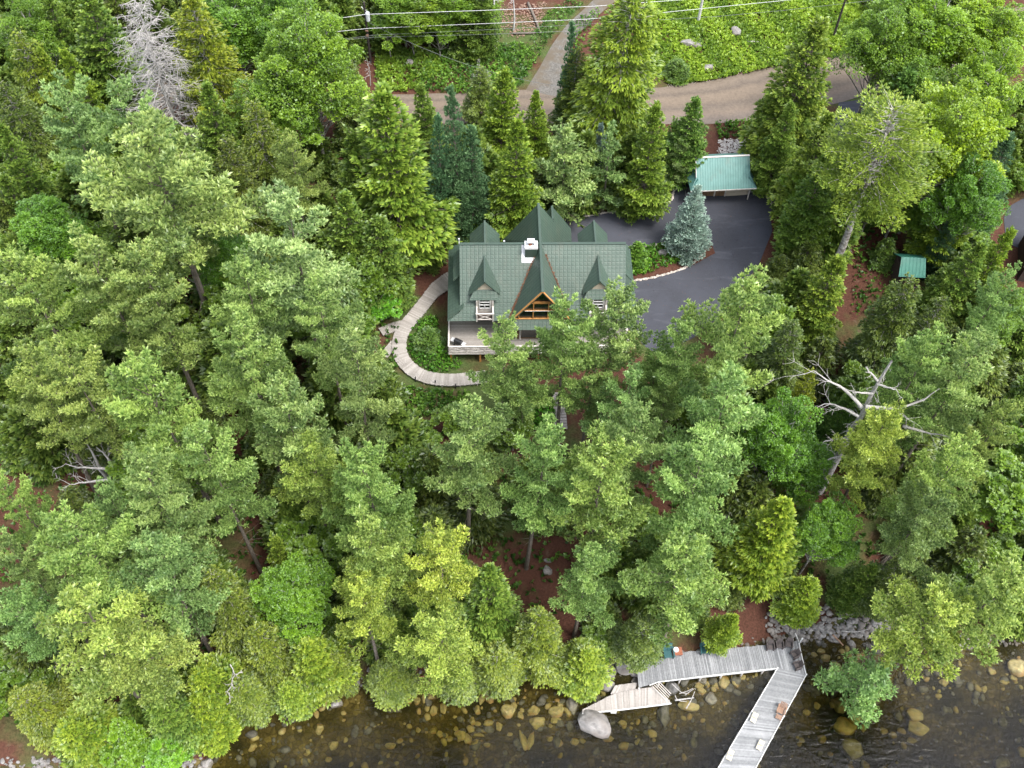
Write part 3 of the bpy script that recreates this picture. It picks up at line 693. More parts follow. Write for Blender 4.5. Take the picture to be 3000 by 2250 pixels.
# open ground that stays free of understorey (view pixels)
CLEAR = [[(1790,540),(1910,540),(1900,690),(1790,690)], [(770,100),(820,100),(820,200),(770,200)],[(280,160),(1900,90),(2320,-60),(2320,120),(1880,250),(1500,285),(300,265)], [(800,95),(1420,80),(1900,-60),(1900,130),(1300,215),(800,215)],
         [(1040,-60),(1450,-60),(1240,220),(1110,215),(1040,80)], [(1390,-60),(1850,-60),(1850,120),(1450,190)],
         [(1040,480),(1290,445),(1440,430),(1480,330),(1660,330),(1690,520),(1640,660),(1440,780),(1040,640)], [(1800,190),(1890,190),(1870,300),(1640,470),(1600,420)],
         [(930,460),(1400,440),(1420,870),(860,880),(800,700)], [(1050,1120),(1200,1120),(1230,1340),(1100,1340)], [(1600,1260),(1720,1240),(1740,1430),(1600,1430)],
         [(1730,1020),(1860,1020),(1960,1230),(1850,1260)], [(0,1000),(100,1010),(150,1260),(200,1380),(0,1330)], [(1190,840),(1250,840),(1250,960),(1190,960)],
         [(1930,480),(2030,500),(2010,620),(1930,610)], [(2150,430),(2320,400),(2320,640),(2140,620)], [(1370,1380),(1800,1330),(1800,1460),(1370,1500)], [(1840,600),(1940,600),(1940,720),(1840,720)], [(1420,960),(1500,960),(1500,1130),(1420,1130)], [(1230,960),(1330,940),(1340,1110),(1250,1110)], [(640,380),(720,360),(740,420),(660,430)]]
CLW = [polyW(p) for p in CLEAR]
def isclear(x, y): return any(inpoly(np.array([x]), np.array([y]), p)[0] for p in CLW)
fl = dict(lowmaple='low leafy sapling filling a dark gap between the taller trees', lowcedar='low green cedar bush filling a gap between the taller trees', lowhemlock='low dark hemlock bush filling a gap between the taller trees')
nf = {k: 0 for k in fl}
for gy_ in np.arange(24, 150, 3.6):
    for gx_ in np.arange(-88, 88, 3.9):
        x, y = gx_+rng.uniform(-1.6, 1.6), gy_+rng.uniform(-1.5, 1.5)
        if y-shore(x) < 1.2 or isclear(x, y): continue
        px, py = project(x, y, float(terr(x, y))+3)
        if not (-60 < px < 3060 and -60 < py < 2300): continue
        if min((x-a)**2+(y-b)**2 for a, b, _ in TREES) < 4 and rng.random() < .5: continue
        k = rng.choice(['lowmaple', 'lowcedar', 'lowhemlock'], p=[.3, .35, .35])
        if nf[k] > 280: continue
        nf[k] += 1
        H = rng.uniform(4.5, 11)*(.7 if y-shore(x) < 5 else 1)
        if any(isclear(*W(*project(x+dx, y, float(terr(x, y))+H*f))[:2]) for f, dx in ((.35, 0), (.7, 0), (1, 0), (.4, 2), (.4, -2))):
            if H > 5.5 or rng.random() < .5: H = 3.6
            if any(isclear(*W(*project(x, y, float(terr(x, y))+H*f))[:2]) for f in (.5, 1)): continue
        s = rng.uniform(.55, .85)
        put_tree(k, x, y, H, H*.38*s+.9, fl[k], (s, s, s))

M['rustdirt'] = mat_plain('needle_debris', (.15, .075, .045), .9, .1)
def roofobj(name, polys, mat, parent, t=.12, **k):
    """plates with uv in metres (u along the eave, v up the slope)"""
    V = []; Fc = []; UV = []
    for poly in polys:
        p = [Vector(q) for q in poly]; n = (p[1]-p[0]).cross(p[2]-p[0]).normalized()
        if n.z < 0: p = p[::-1]; n = -n
        h = Vector((0, 0, 1)).cross(n)
        h = h.normalized() if h.length > 1e-3 else Vector((1, 0, 0)); s = n.cross(h)
        m = len(p); b = len(V); V += p+[q-n*t for q in p]
        fs = [tuple(b+i for i in range(m)), tuple(b+i for i in range(2*m-1, m-1, -1))]+[(b+i, b+m+i, b+m+(i+1) % m, b+(i+1) % m) for i in range(m)]
        for f in fs:
            Fc.append(f); UV += [(V[i].dot(h), V[i].dot(s)) for i in f]
    me = bpy.data.meshes.new(name); me.from_pydata([tuple(v) for v in V], [], Fc)
    l = me.uv_layers.new(name='UVMap')
    for i, uv in enumerate(UV): l.data[i].uv = uv
    me.update(); return obj(name, me, mat, parent, **k)
def planks(boards, name, mat, parent=None, **k):
    """boards: list of (a,b,width,thick[,up]) -> one mesh with a random number per board"""
    mb = MB(); at = []
    for i, bd in enumerate(boards):
        n0 = len(mb.v); mb.bar(*bd); at += [i*.731]*(len(mb.v)-n0)
    me = bpy.data.meshes.new(name); me.from_pydata(mb.v, [], mb.f); a = me.attributes.new('plank', 'FLOAT', 'POINT'); a.data.foreach_set('value', at); me.update()
    return obj(name, me, mat, parent, **k)
HX, HY, HR = 2.70, 73.34, math.radians(2.85)
house = empty('house', (HX, HY, 0), HR, label='large house with dark green metal roof, many gables and a timber deck', cat='house')
ZR, PM = 16.0, .84; ER = 8.63; OV = 9.95; VE = 6.1; ZE = ZR-PM*VE
PR = 1.55; VR = 3.35
def mz(v): return ZR-(PM*-v if v < 0 else PR*v)
def notch(u0, z_=0): return [(u0+.9, -VE, mz(-VE)), (u0+.9, -4.9, mz(-4.9)), (u0-.9, -4.9, mz(-4.9)), (u0-.9, -VE, mz(-VE))]
main = []
main.append([(-ER, 0, ZR), (-ER, -5.35, mz(-5.35)), (-OV, -VE, ZE)]+notch(-6.05)[::-1]+notch(5.75)[::-1]+[(OV, -VE, ZE), (ER, -5.35, mz(-5.35)), (ER, 0, ZR)])
main.append([(-ER, 0, ZR), (ER, 0, ZR), (ER, VR, mz(VR)), (-ER, VR, mz(VR))])
roofobj('roof', main, M['roof'], house)
mb = MB(); mb.bar((-ER, 0, ZR+.03), (ER, 0, ZR+.03), .3, .06)
mb.build('ridge_cap', M['roof'], house)
# pent roofs on both ends, two tiers
pent = []
for s in (-1, 1):
    pent.append([(s*OV, -VE, ZE+.02), (s*OV, VR+.3, ZE+.02), (s*8.3, VR-.4, ZE+1.25), (s*8.3, -VE+.9, ZE+1.25)])
    pent.append([(s*9.35, -2.4, 13.0), (s*9.35, 2.4, 13.0), (s*8.3, 1.9, 13.9), (s*8.3, -1.9, 13.9)])
for q in pent: roofobj('pent_roof', [q], M['roof'], house)
# walls
mb = MB(); zb = 5.2
for s in (-1, 1):
    mb.slab([(s*8.25, -3.1, 6.0), (s*8.25, VR-.3, 6.0), (s*8.25, VR-.3, mz(VR-.3)-.2), (s*8.25, 0, ZR-.2), (s*8.25, -3.1, mz(-3.1)-.2)], .2*(1 if s < 0 else -1))
mb.box(-8.2, 8.2, -3.2, -3.0, zb+1.8, 13.2); mb.box(-8.2, 8.2, VR-.5, VR-.3, 5.9, mz(VR-.3)-.2)
mb.build('wall', M['darkwall'], house)
# big central gable (front) and rear gables
GU = -.25; W2 = 3.28; PG = 1.555
gab = []
for s in (-1, 1):
    gab.append([(GU, .0, ZR+.04), (GU, -6.45, ZR+.04), (GU+s*W2, -6.45, ZR+.04-PG*W2), (GU+s*W2, -PG*W2/PM, ZR+.04-PG*W2)])
W3 = 3.6
gab.append([(GU, 0, ZR+.04), (GU, 5.6, ZR+.04), (GU-W3, 5.6, ZR-PG*W3), (GU-W3, 5.3, ZR-PG*W3-.1)])
W4 = 3.95; g2 = 1.65; H2 = ZR+.04-PG*g2
gab.append([(GU, 0, ZR+.04), (GU, 5.6, ZR+.04), (GU+g2, 5.6, H2), (GU+g2, 7.6, H2), (GU+W4, 7.6, ZR-PG*W4), (GU+W4, 2.5, ZR-PG*W4)])
gab.append([(GU+g2, 5.4, H2), (GU+g2, 7.6, H2), (GU+g2-1.1, 7.6, H2-PG*1.1), (GU+g2-1.1, 5.4, H2-PG*1.1)])
roofobj('gable_roof', gab, M['roof'], house)
mb = MB(); mb.bar((GU, -6.46, ZR+.1), (GU, 5.6, ZR+.1), .26, .06); mb.bar((GU+g2, 5.6, H2+.05), (GU+g2, 7.6, H2+.05), .22, .05)
mb.build('gable_ridge', M['roof'], house)
mb = MB(); mb.slab([(GU-W3+.4, 5.2, 7), (GU+W4-.4, 5.2, 7), (GU+W4-.4, 5.2, 10), (GU, 5.2, 15.7), (GU-W3+.4, 5.2, 10)], .2); mb.box(GU+.5, GU+W4-.4, 5.25, 7.1, 6, 9.8)
mb.slab([(GU+.5, 7.1, 9.8), (GU+g2, 7.1, 13.2), (GU+W4-.4, 7.1, 9.8)], .15); mb.build('rear_wall', M['brownwall'], house)
# debris lines in the valleys of the big gable
for s in (-1, 1):
    P = []; U_ = []
    for i in range(420):
        q = rng.uniform(.12, .97)**(1. if s < 0 else .9); uu = W2*q; vv = -PG*uu/PM; off = abs(rng.normal(0, .06))
        P.append((GU+s*(uu+off), vv+.02, mz(vv)+.06+rng.uniform(0, .04)))
    v, q, t, r = blades(np.array(P), unit(rng.normal(size=(len(P), 3))*[1, 1, .2]), .13, 2, .3, .5, .6)
    me = mesh_np('needle_litter', v, q); obj('fallen_needles', me, M['rustdirt'], house, kind='stuff')
# gable window wall
gw = empty('gable_window', (0, 0, 0)); gw.parent = house
ga = ZR-.38; gb = 11.0; hw = (ga-gb)/PG; vg = -5.95
mb = MB(); mb.slab([(GU-hw, vg+.08, gb), (GU+hw, vg+.08, gb), (GU, vg+.08, ga)], .04); mb.build('pane', M['glass'], gw)
mb = MB()
for s in (-1, 1): mb.bar((GU+s*(hw+.02), vg, gb), (GU, vg, ga), .14, .26, (0, -1, 0)); mb.bar((GU+s*(hw+.35), -6.4, gb+.02), (GU, -6.4, ga+.48), .07, .2, (0, -1, 0))
for z in (gb+.07, gb+1.45, gb+2.75):
    w_ = (ga-z)/PG; mb.bar((GU-w_, vg-.02, z), (GU+w_, vg-.02, z), .12, .1 if z < gb+2 else .26)
for du in (-2.3, -.8, .75, 2.2):
    mb.bar((GU+du, vg-.01, gb), (GU+du, vg-.01, min(ga-abs(du)*PG, gb+2.75)), .1, .1)
mb.build('frame', M['cedarwood'], gw)
mb = MB(); mb.bar((GU-1.7, vg-.1, gb+1.45), (GU+1.9, vg-.1, gb+1.45), .05, .05); mb.build('sill', M['white'], gw)
roofobj('window_canopy', [[(GU-W2-.05, -6.0, gb-.05), (GU+W2+.05, -6.0, gb-.05), (GU+W2-.3, -6.85, gb-.75), (GU-W2+.3, -6.85, gb-.75)]], M['roof'], house)
mb = MB(); mb.box(GU-2.6, GU+2.6, -5.6, -5.4, 7.0, 10.6); mb.build('entry_wall', M['brownwall'], house)
mb = MB(); mb.box(GU-1.9, GU-.3, -5.66, -5.6, 7.3, 9.8); mb.box(GU+.3, GU+1.9, -5.66, -5.6, 7.3, 9.8); mb.build('entry_window', M['glass'], house)
mb = MB()
for du in (-2.5, -2.05, 0, 2.05, 2.5): mb.box(GU+du-.09, GU+du+.09, -5.8, -5.67, 7.02, 10.4)
mb.build('entry_post', M['trim'], house)
# dormers
def dormer(u0, s, lab=None, front=True):
    hz = 15.2 if front else 15.7; v1 = 4.45 if front else 3.45; W = 1.6; p = 1.32
    A = []
    for q in (-1, 1):
        ze = hz-p*W; A.append([(u0, s*(ZR-hz)/(PM if front else PR)*.98, hz+.02), (u0, s*v1, hz+.02), (u0+q*W, s*v1*(1 if not front else .98), ze), (u0+q*W, s*(ZR-ze)/(PM if front else PR), ze-.02)])
    d = roofobj('dormer', A, M['roof'], house, .1)
    mb = MB(); mb.bar((u0, s*(ZR-hz)/PM, hz+.05), (u0, s*v1, hz+.05), .18, .05); mb.build('ridge_cap', M['roof'], d)
    vf = s*(v1-.25)
    mb = MB(); mb.slab([(u0-1.12, vf, 13.65), (u0+1.12, vf, 13.65), (u0, vf, 15.08)][::(1 if s < 0 else -1)], .1)
    mb.box(u0-1.15, u0+1.15, min(vf-.1*s, vf-.2*s), max(vf-.1*s, vf-.2*s), 11.2 if front else 13, 13.6)
    mb.build('gable_wall', M['cream'], d)
    if front:
        roofobj('jerkin_roof', [[(u0-1.05, vf+.02, 13.75), (u0+1.05, vf+.02, 13.75), (u0+1.62, -5.02, 12.98), (u0-1.62, -5.02, 12.98)]], M['roof'], d, .06)
        vw = -4.88; zf = 10.95; yb = -6.0
        mb = MB(); mb.box(u0-.82, u0+.82, vw, vw+.08, zf-.2, 13.0)
        for q in (-1, 1): mb.box(u0+q*.88-.04, u0+q*.88+.04, yb+.1, vw+.3, zf-.2, mz(yb+.1)+.25)
        mb.build('window_wall', M['trim'], d)
        mb = MB(); mb.box(u0-.5, u0+.5, vw-.03, vw-.001, zf+.65, 12.85); mb.build('pane', M['glass'], d)
        mb = MB()
        for a, b in (((-.55, zf+.6), (-.55, 12.9)), ((.55, zf+.6), (.55, 12.9)), ((-.55, zf+.6), (.55, zf+.6)), ((-.55, zf+1.15), (.55, zf+1.15)), ((0, zf+.6), (0, zf+1.15)), ((-.55, zf+1.6), (.55, zf+1.6))):
            mb.bar((u0+a[0], vw-.06, a[1]), (u0+b[0], vw-.06, b[1]), .07, .09, (0, 1, 0))
        mb.build('window_frame', M['white'], d)
        mb = MB(); mb.box(u0-.8, u0+.8, yb+.05, vw-.15, zf, zf+.05); mb.build('balcony_floor', M['darkwall'], d); mb = MB()
        for q in (-1, 1):
            mb.box(u0+q*.84-.07, u0+q*.84+.07, yb-.07, yb+.07, zf-.3, zf+1.0)
            mb.bar((u0+q*.84, yb, zf+.99), (u0+q*.84, vw-.02, zf+.99), .14, .07); mb.bar((u0+q*.84, yb, zf+.45), (u0+q*.84, vw-.02, zf+.45), .06, .08)
            mb.bar((u0-q*.8, yb, zf+.05), (u0+q*.8, yb, zf+.9), .04, .06, (0, 1, 0)); mb.box(u0+q*.84-.07, u0+q*.84+.07, vw-.14, vw-.02, zf, zf+1.95)
        mb.bar((u0-.95, yb, zf+1.02), (u0+.95, yb, zf+1.02), .16, .08); mb.bar((u0-.84, yb, zf+.04), (u0+.84, yb, zf+.04), .08, .08)
        mb.build('balcony', M['trim'], d)
dormer(-6.05, -1); dormer(5.75, -1); dormer(-6.0, 1, front=False); dormer(5.55, 1, front=False)
# chimney
mb = MB(); cx, cv = -1.25, -.62
mb.box(cx-.62, cx+.62, cv-.45, cv+.45, 14.2, 16.35); ch = mb.build('chimney', M['roof'], house)
mb = MB(); mb.box(cx-.68, cx+.68, cv-.5, cv+.5, 16.35, 16.62); mb.build('chimney_cap', M['white'], ch, bevel=.02)
mb = MB(); mb.tube([(cx-.1, cv, 16.6), (cx-.1, cv, 16.95)], .2, 12); mb.build('flue_pot', M['brick'], ch)
mb = MB(); mb.slab([(cx-.4, cv-.25, 17.1), (cx+.35, cv-.25, 17.1), (cx+.35, cv+.35, 17.14), (cx-.4, cv+.35, 17.14)], .03)
for a in (-.34, .3): mb.box(cx+a-.02, cx+a+.02, cv-.2, cv+.25, 16.6, 17.09)
mb.build('rain_cover', M['flash'], ch)
def onroof(u, v, h=.03): return (u, v, mz(v)+h)
mb = MB(); mb.slab([onroof(cx-.95, cv-.9), onroof(cx+.45, cv-.9), onroof(cx+.45, cv-.5), onroof(cx-.95, cv-.5)], .02); mb.slab([onroof(cx-.95, cv-.5), onroof(cx-.62, cv-.5), onroof(cx-.62, cv+.55), onroof(cx-.95, cv+.55)], .02)
mb.build('flashing', M['flash'], ch)
for (u, v, h, r, mt) in ((-4.0, .45, .55, .05, 'flash'), (-8.66, .05, .75, .045, 'white')):
    mb = MB(); mb.tube([(u, v, mz(v)), (u, v, mz(v)+h)], r, 8); mb.tube([(u, v, mz(v)+h), (u, v, mz(v)+h+.1)], r*1.9, 8); mb.build('vent_pipe', M[mt], house)
# deck in front
ZD = 7.0; V0, V1 = -3.2, -7.35; U0, U1 = -9.9, 9.2
planks([((U0, v, ZD), (U1, v, ZD), .135, .04) for v in np.arange(V1+.07, V0, .145)], 'deck_boards', M['deck'], house)
mb = MB()
def rail(a, b, n):
    a = Vector(a); b = Vector(b)
    mb.bar(a+Vector((0, 0, 1.06)), b+Vector((0, 0, 1.06)), .17, .06); mb.bar(a+Vector((0, 0, .88)), b+Vector((0, 0, .88)), .05, .1); mb.bar(a+Vector((0, 0, .16)), b+Vector((0, 0, .16)), .05, .1)
    for i in range(n+1):
        p = a.lerp(b, i/n); mb.box(p.x-.055, p.x+.055, p.y-.055, p.y+.055, ZD-.25, ZD+1.03)
        if i < n:
            q = a.lerp(b, (i+1)/n)
            mb.bar(p+Vector((0, 0, .18)), q+Vector((0, 0, .86)), .04, .08); mb.bar(p+Vector((0, 0, .86)), q+Vector((0, 0, .18)), .035, .07)
rail((U0, V1, ZD), (U1, V1, ZD), 10); rail((U0, V1, ZD), (U0, V0, ZD), 3); rail((U1, V1, ZD), (U1, V0, ZD), 3)
mb.bar((U0-.06, V1-.08, ZD-.12), (U1+.06, V1-.08, ZD-.12), .04, .28)
mb.build('deck_railing', M['trim'], house)
mb = MB()
for u in np.linspace(U0+.2, U1-.2, 7):
    for v in (V1+.2, V0-.8): mb.box(u-.1, u+.1, v-.1, v+.1, 4.2, ZD-.03)
mb.build('deck_post', M['cedarwood'], house)
mb = MB(); mb.box(-8.2, 8.2, -2.95, 2.8, 3.8, 6.5); mb.box(GU-3, GU+3.4, 2.8, 5.1, 3.8, 6.9); mb.box(-8.2, 8.2, -3.0, -2.96, 4.2, 6.9); mb.build('foundation', M['concrete'], house)
# grill on the deck
def hw_(u, v, z):
    c, s = math.cos(HR), math.sin(HR); return (HX+u*c-v*s, HY+u*s+v*c, z)
g = empty('barbecue_grill', hw_(-8.9, -6.55, ZD+.02), HR-.5, label='black barbecue grill in the front left corner of the deck', cat='grill')
mb = MB(); mb.tube([(-.42, 0, .88), (.42, 0, .88)], .27, 14); mb.build('lid', M['black'], g, bevel=.02)
mb = MB(); mb.box(-.42, .42, -.26, .26, .62, .84); mb.build('firebox', M['black'], g, bevel=.02)
mb = MB()
for a in (-.36, .36):
    for b in (-.2, .2): mb.box(a-.03, a+.03, b-.03, b+.03, 0, .62)
mb.build('stand', M['black'], g)
mb = MB(); mb.box(.45, .85, -.24, .24, .8, .84); mb.box(-.85, -.45, -.24, .24, .8, .84); mb.build('side_shelf', M['flash'], g)
# ------------------------------------------------------------------ garage
gl = np.array(G(1900+765/5.53, 400+345/5.53, 11.2)); gr_ = np.array(G(1900+1640/5.53, 400+305/5.53, 11.2))
ang = math.atan2(*(gr_-gl)[::-1]); gc = (gl+gr_)/2; LW = np.linalg.norm(gr_-gl)/2
gz = float(terr(gc[0], gc[1]-2))
gar = empty('garage', (gc[0], gc[1], 0), ang, label='small garage with a teal ribbed metal roof beside the driveway', cat='garage')
e_z = gz+2.75; r_z = 11.2; run = 2.95; ls = LW+.75
def gz_(v): return r_z-(r_z-e_z)*abs(v)/run
pl = []
for s in (-1, 1):
    k = 1.75*s
    pl.append([(-LW, 0, r_z), (LW, 0, r_z), (LW, k, gz_(k)), (ls, run*s, e_z), (-ls, run*s, e_z), (-LW, k, gz_(k))])
for s in (-1, 1): pl.append([(s*ls, -run, e_z+.01), (s*ls, run, e_z+.01), (s*(LW-.15), run*.7, e_z+1.0), (s*(LW-.15), -run*.7, e_z+1.0)])
roofobj('roof', pl, M['tealroof'], gar, .08)
mb = MB(); mb.bar((-LW, 0, r_z+.03), (LW, 0, r_z+.03), .22, .05); mb.bar((-LW-.02, 0, r_z), (-LW-.02, -1.75, gz_(1.75)), .06, .12); mb.bar((-ls, -run-.02, e_z-.05), (ls, -run-.02, e_z-.05), .05, .14); mb.build('roof_trim', M['trim'], gar)
mb = MB(); mb.box(-LW+.2, LW*.82, -1.35, -1.2, gz-.2, e_z+.3); mb.box(-LW+.2, -LW+.35, -1.2, 1.8, gz-.2, e_z+1.2); mb.box(-LW+.2, LW-.3, 1.8, 1.95, gz-.2, e_z+.5); mb.build('wall', M['brownwall'], gar)
mb = MB()
for i in range(4): mb.box(1.0, 3.65, -1.42, -1.36, gz+.02+i*.58, gz+.56+i*.58)
mb.build('garage_door', M['cream'], gar)
mb = MB()
for u in (.9, 3.75): mb.box(u-.07, u+.07, -1.46, -1.36, gz, gz+2.4)
for u in (-2.0, -.4): mb.box(u-.08, u+.08, -1.42, -1.355, gz, gz+2.5)
mb.box(ls-.5, ls-.38, -2.2, -2.08, gz-.1, e_z)
mb.build('door_frame', M['trim'], gar)
bx, by = W(1900+655/5.53, 400+890/5.53, 0)[:2]
b = empty('waste_bin', (bx, by, float(terr(bx, by))+.05), .1, label='black wheeled bin at the left front corner of the garage', cat='bin')
mb = MB(); mb.add([(-.42,-.36,.02),(.42,-.36,.02),(.42,.36,.02),(-.42,.36,.02),(-.52,-.45,1.05),(.52,-.45,1.05),(.52,.45,1.05),(-.52,.45,1.05)], [(0,3,2,1),(4,5,6,7),(0,1,5,4),(1,2,6,5),(2,3,7,6),(3,0,4,7)]); mb.build('body', M['black'], b)
mb = MB(); mb.box(-.56, .56, -.5, .5, 1.05, 1.12); mb.build('lid', M['black'], b, bevel=.03)
# ------------------------------------------------------------------ small shed and dark cottage at the right
sx, sy, sz = WV(1972, 560, 3.6); sg = float(terr(sx, sy))
sh = empty('shed', (sx, sy, 0), -.02, label='small shed with a green ribbed metal roof between the cedars on the right', cat='shed')
roofobj('roof', [[(-1.35, 0, sg+3.9), (1.35, 0, sg+3.9), (1.5, -1.7, sg+2.5), (-1.5, -1.7, sg+2.5)], [(-1.35, 0, sg+3.9), (1.35, 0, sg+3.9), (1.5, 1.7, sg+2.5), (-1.5, 1.7, sg+2.5)]], M['greenroof'], sh, .07)
mb = MB(); mb.box(-1.2, 1.2, -1.4, 1.4, sg-.3, sg+2.6); mb.build('wall', M['darkwall'], sh)
mb = MB(); mb.box(-.4, .4, -1.46, -1.41, sg, sg+2.0); mb.build('door', M['brownwall'], sh)
sx, sy, _ = WV(2222, 590, 0); sg = float(terr(sx, sy)); sx += 1.5
ct = empty('cottage', (sx, sy, 0), -.25, label='dark brown cottage with white-framed gable window at the right edge', cat='cottage')
hg = sg+3.9
roofobj('roof', [[(0, -2.4, hg+1.9), (0, 4, hg+1.9), (-3.1, 4, hg-.9), (-3.1, -2.4, hg-.9)], [(0, -2.4, hg+1.9), (0, 4, hg+1.9), (3.1, 4, hg-.9), (3.1, -2.4, hg-.9)]], M['greenroof'], ct, .1)
mb = MB(); mb.slab([(-2.7, -1.9, sg-.3), (2.7, -1.9, sg-.3), (2.7, -1.9, hg-.65), (0, -1.9, hg+1.7), (-2.7, -1.9, hg-.65)], .2); mb.box(-2.7, -2.5, -1.7, 3.8, sg-.3, hg-.65); mb.build('wall', M['darkwall'], ct)
mb = MB()
q = [(-1.2, -1.97, hg-1.1), (-.3, -1.97, hg-1.5), (.1, -1.97, hg-.3), (-.8, -1.97, hg+.25)]
for i in range(4): mb.bar(q[i], q[(i+1) % 4], .07, .12, (0, 1, 0))
mb.bar((-3.1, -2.45, hg-1.0), (0, -2.45, hg+1.8), .06, .16, (0, 1, 0)); mb.bar((3.1, -2.45, hg-1.0), (0, -2.45, hg+1.8), .06, .16, (0, 1, 0))
mb.build('window_frame', M['white'], ct)
mb = MB(); mb.slab([(q[0][0], -1.93, q[0][2]), (q[1][0], -1.93, q[1][2]), (q[2][0], -1.93, q[2][2]), (q[3][0], -1.93, q[3][2])], .02); mb.build('pane', M['glass'], ct)
# ------------------------------------------------------------------ boardwalk and stairs
def ZZ_(x, y): return W(1100+x/2.458, 550+y/2.458)
def walk(cl, wid, n, name, label, mat='deck', lift=.35, flare=None, **k):
    pts = smoothed([ZZ_(*p)[:2] for p in cl], 400, 3); d = np.r_[0, np.cumsum(np.linalg.norm(np.diff(pts, axis=0), axis=1))]
    r = empty(name, (pts[0][0], pts[0][1], 0), 0, label=label, cat='boardwalk', **k); o = Vector((pts[0][0], pts[0][1], 0))
    m = int(d[-1]/.15); bd = []; ed = []
    for i in range(m):
        s = (i+.5)/m*d[-1]; x = np.interp(s, d, pts[:, 0]); y = np.interp(s, d, pts[:, 1]); x2 = np.interp(s+.3, d, pts[:, 0]); y2 = np.interp(s+.3, d, pts[:, 1]); x1 = np.interp(s-.3, d, pts[:, 0]); y1 = np.interp(s-.3, d, pts[:, 1])
        t = Vector((x2-x1, y2-y1, 0)).normalized(); nn = Vector((-t.y, t.x, 0)); w_ = wid/2*(1+(flare*max(0, 1-s/3.5) if flare else 0))
        z = float(terr(x, y))+lift; c = Vector((x, y, z))-o
        bd.append((c-nn*(w_+rng.uniform(-.04, .04)), c+nn*(w_+rng.uniform(-.04, .04)), .14, .04)); ed.append((c-nn*(w_-.1), c+nn*(w_-.1)))
    planks(bd, 'boards', M[mat], r)
    mb = MB()
    for i in range(0, m-4, 4):
        for q in (0, 1):
            a = ed[i][q]-Vector((0, 0, .12)); b2 = ed[i+4][q]-Vector((0, 0, .12)); mb.bar(a, b2, .06, .2)
            if i % 12 == 0: mb.box(a.x-.05, a.x+.05, a.y-.05, a.y+.05, a.z-.8, a.z)
    mb.build('joists', M['trim'], r); return r, ed, o
walk([(560,670),(470,715),(405,775),(350,850),(290,925),(225,1000),(178,1080),(170,1160),(185,1230),(225,1290),(310,1360),(440,1393),(580,1398),(700,1385),(800,1370)], 1.55, 200, 'boardwalk', 'curving pale timber boardwalk leading round from the house to the front', flare=.55)
walk([(235,990),(170,1000),(110,1020),(40,1050)], 1.15, 40, 'side_boardwalk', 'short timber spur leaving the boardwalk elbow to the left', lift=.30)
walk([(140,1120),(100,1170),(60,1215)], 1.0, 20, 'side_boardwalk', 'small lower platform of boards under the boardwalk elbow', lift=.16)
for x, y in ((290,1395),(432,1420),(578,1445)):
    p = ZZ_(x, y); mb = MB(); mb.box(-.05, .05, -.05, .05, -.1, .85)
    o = mb.build('marker_post', M['black'], None, label='thin dark post along the outer edge of the boardwalk bend', cat='post', group='dark posts along the boardwalk'); o.location = (p[0], p[1], p[2])
st = WV(1206, 855); st2 = WV(1212, 925)
r = empty('wooden_stairs', (st[0], st[1], 0), 0, label='narrow wooden steps going down among the pines below the deck', cat='stairs')
bd = []; k0 = Vector((0, 0, st[2]+.4)); k1 = Vector((st2[0]-st[0], st2[1]-st[1], st2[2]+.15))
for i in range(13):
    c = k0.lerp(k1, i/12); bd.append((c-Vector((.65, 0, 0)), c+Vector((.65, 0, 0)), .3, .05))
planks(bd, 'treads', M['deck'], r)
mb = MB()
for s in (-.62, .62): mb.bar(k0+Vector((s, .2, -.15)), k1+Vector((s, -.2, -.15)), .05, .22)
mb.build('stringers', M['brownwall'], r)

def Z3(x, y, z=0.): return Vector((*G(1650+x/2.765, 1800+y/2.765, z), z))
ZK = .95
def boardloft(A, B, z, w, org, name, mat, parent):
    a = resample([Z3(*p, z) for p in A], 400); b = resample([Z3(*p, z) for p in B], 400)
    L = max(np.linalg.norm(np.diff(a, axis=0), axis=1).sum(), np.linalg.norm(np.diff(b, axis=0), axis=1).sum()); n = int(L/w); bd = []
    for i in range(n):
        k = int((i+.5)/n*399); p = Vector(a[k])-org; q = Vector(b[k])-org; d = (q-p).normalized()
        g = np.linalg.norm(a[min(k+4, 399)]-a[max(k-4, 0)]), np.linalg.norm(b[min(k+4, 399)]-b[max(k-4, 0)])
        bd.append((p-d*rng.uniform(0, .06)+Vector((0, 0, rng.uniform(-.004, .004))), q+d*rng.uniform(0, .06), w*.93, .04))
    return planks(bd, name, mat, parent)
def edge(mb, P, z, org, h=.09, w=.07):
    for p, q in zip(P[:-1], P[1:]): mb.bar(Z3(*p, z)-org, Z3(*q, z)-org, w, h)
def piles(par, P, z, org, n, r=.09):
    Q = resample([Z3(*p, z) for p in P], n)
    for q in Q:
        mb = MB(); mb.tube([Vector((q[0], q[1], float(terr(q[0], q[1]))-.3))-org, Vector((q[0], q[1], z-.06))-org], r, 8); mb.build('pile', M['trim'], par)
o = Z3(1100, 420, 0)
dk = empty('dock', o, label='main weathered grey plank dock platform along the shore', cat='dock')
T_ = [(600,440),(820,352),(1000,305),(1260,285),(1650,250),(1905,215)]; B_ = [(615,592),(770,548),(1180,497),(1500,462),(1735,437),(1968,490)]
boardloft(T_, B_, ZK, .15, o, 'deck_boards', M['dock'], dk)
mb = MB(); edge(mb, [(700,575)]+B_[1:5], ZK+.05, o); edge(mb, [(1905,215),(1968,490)], ZK+.06, o); edge(mb, [(770,548),(1180,503),(1735,443)], ZK-.15, o, .2, .05)
edge(mb, [(1880,150),(1905,215)], ZK+.06, o); mb.build('edge_trim', M['white'], dk)
piles(dk, B_, ZK, o, 9); piles(dk, T_, ZK, o, 7)
A1 = [(1735,437),(1255,1244),(1080,1540)]; B1 = [(1968,490),(1560,1244),(1400,1540)]
o = Z3(1600, 850, 0); da = empty('dock_pier', o, label='long silver-grey plank pier running out over the water from the dock corner', cat='pier')
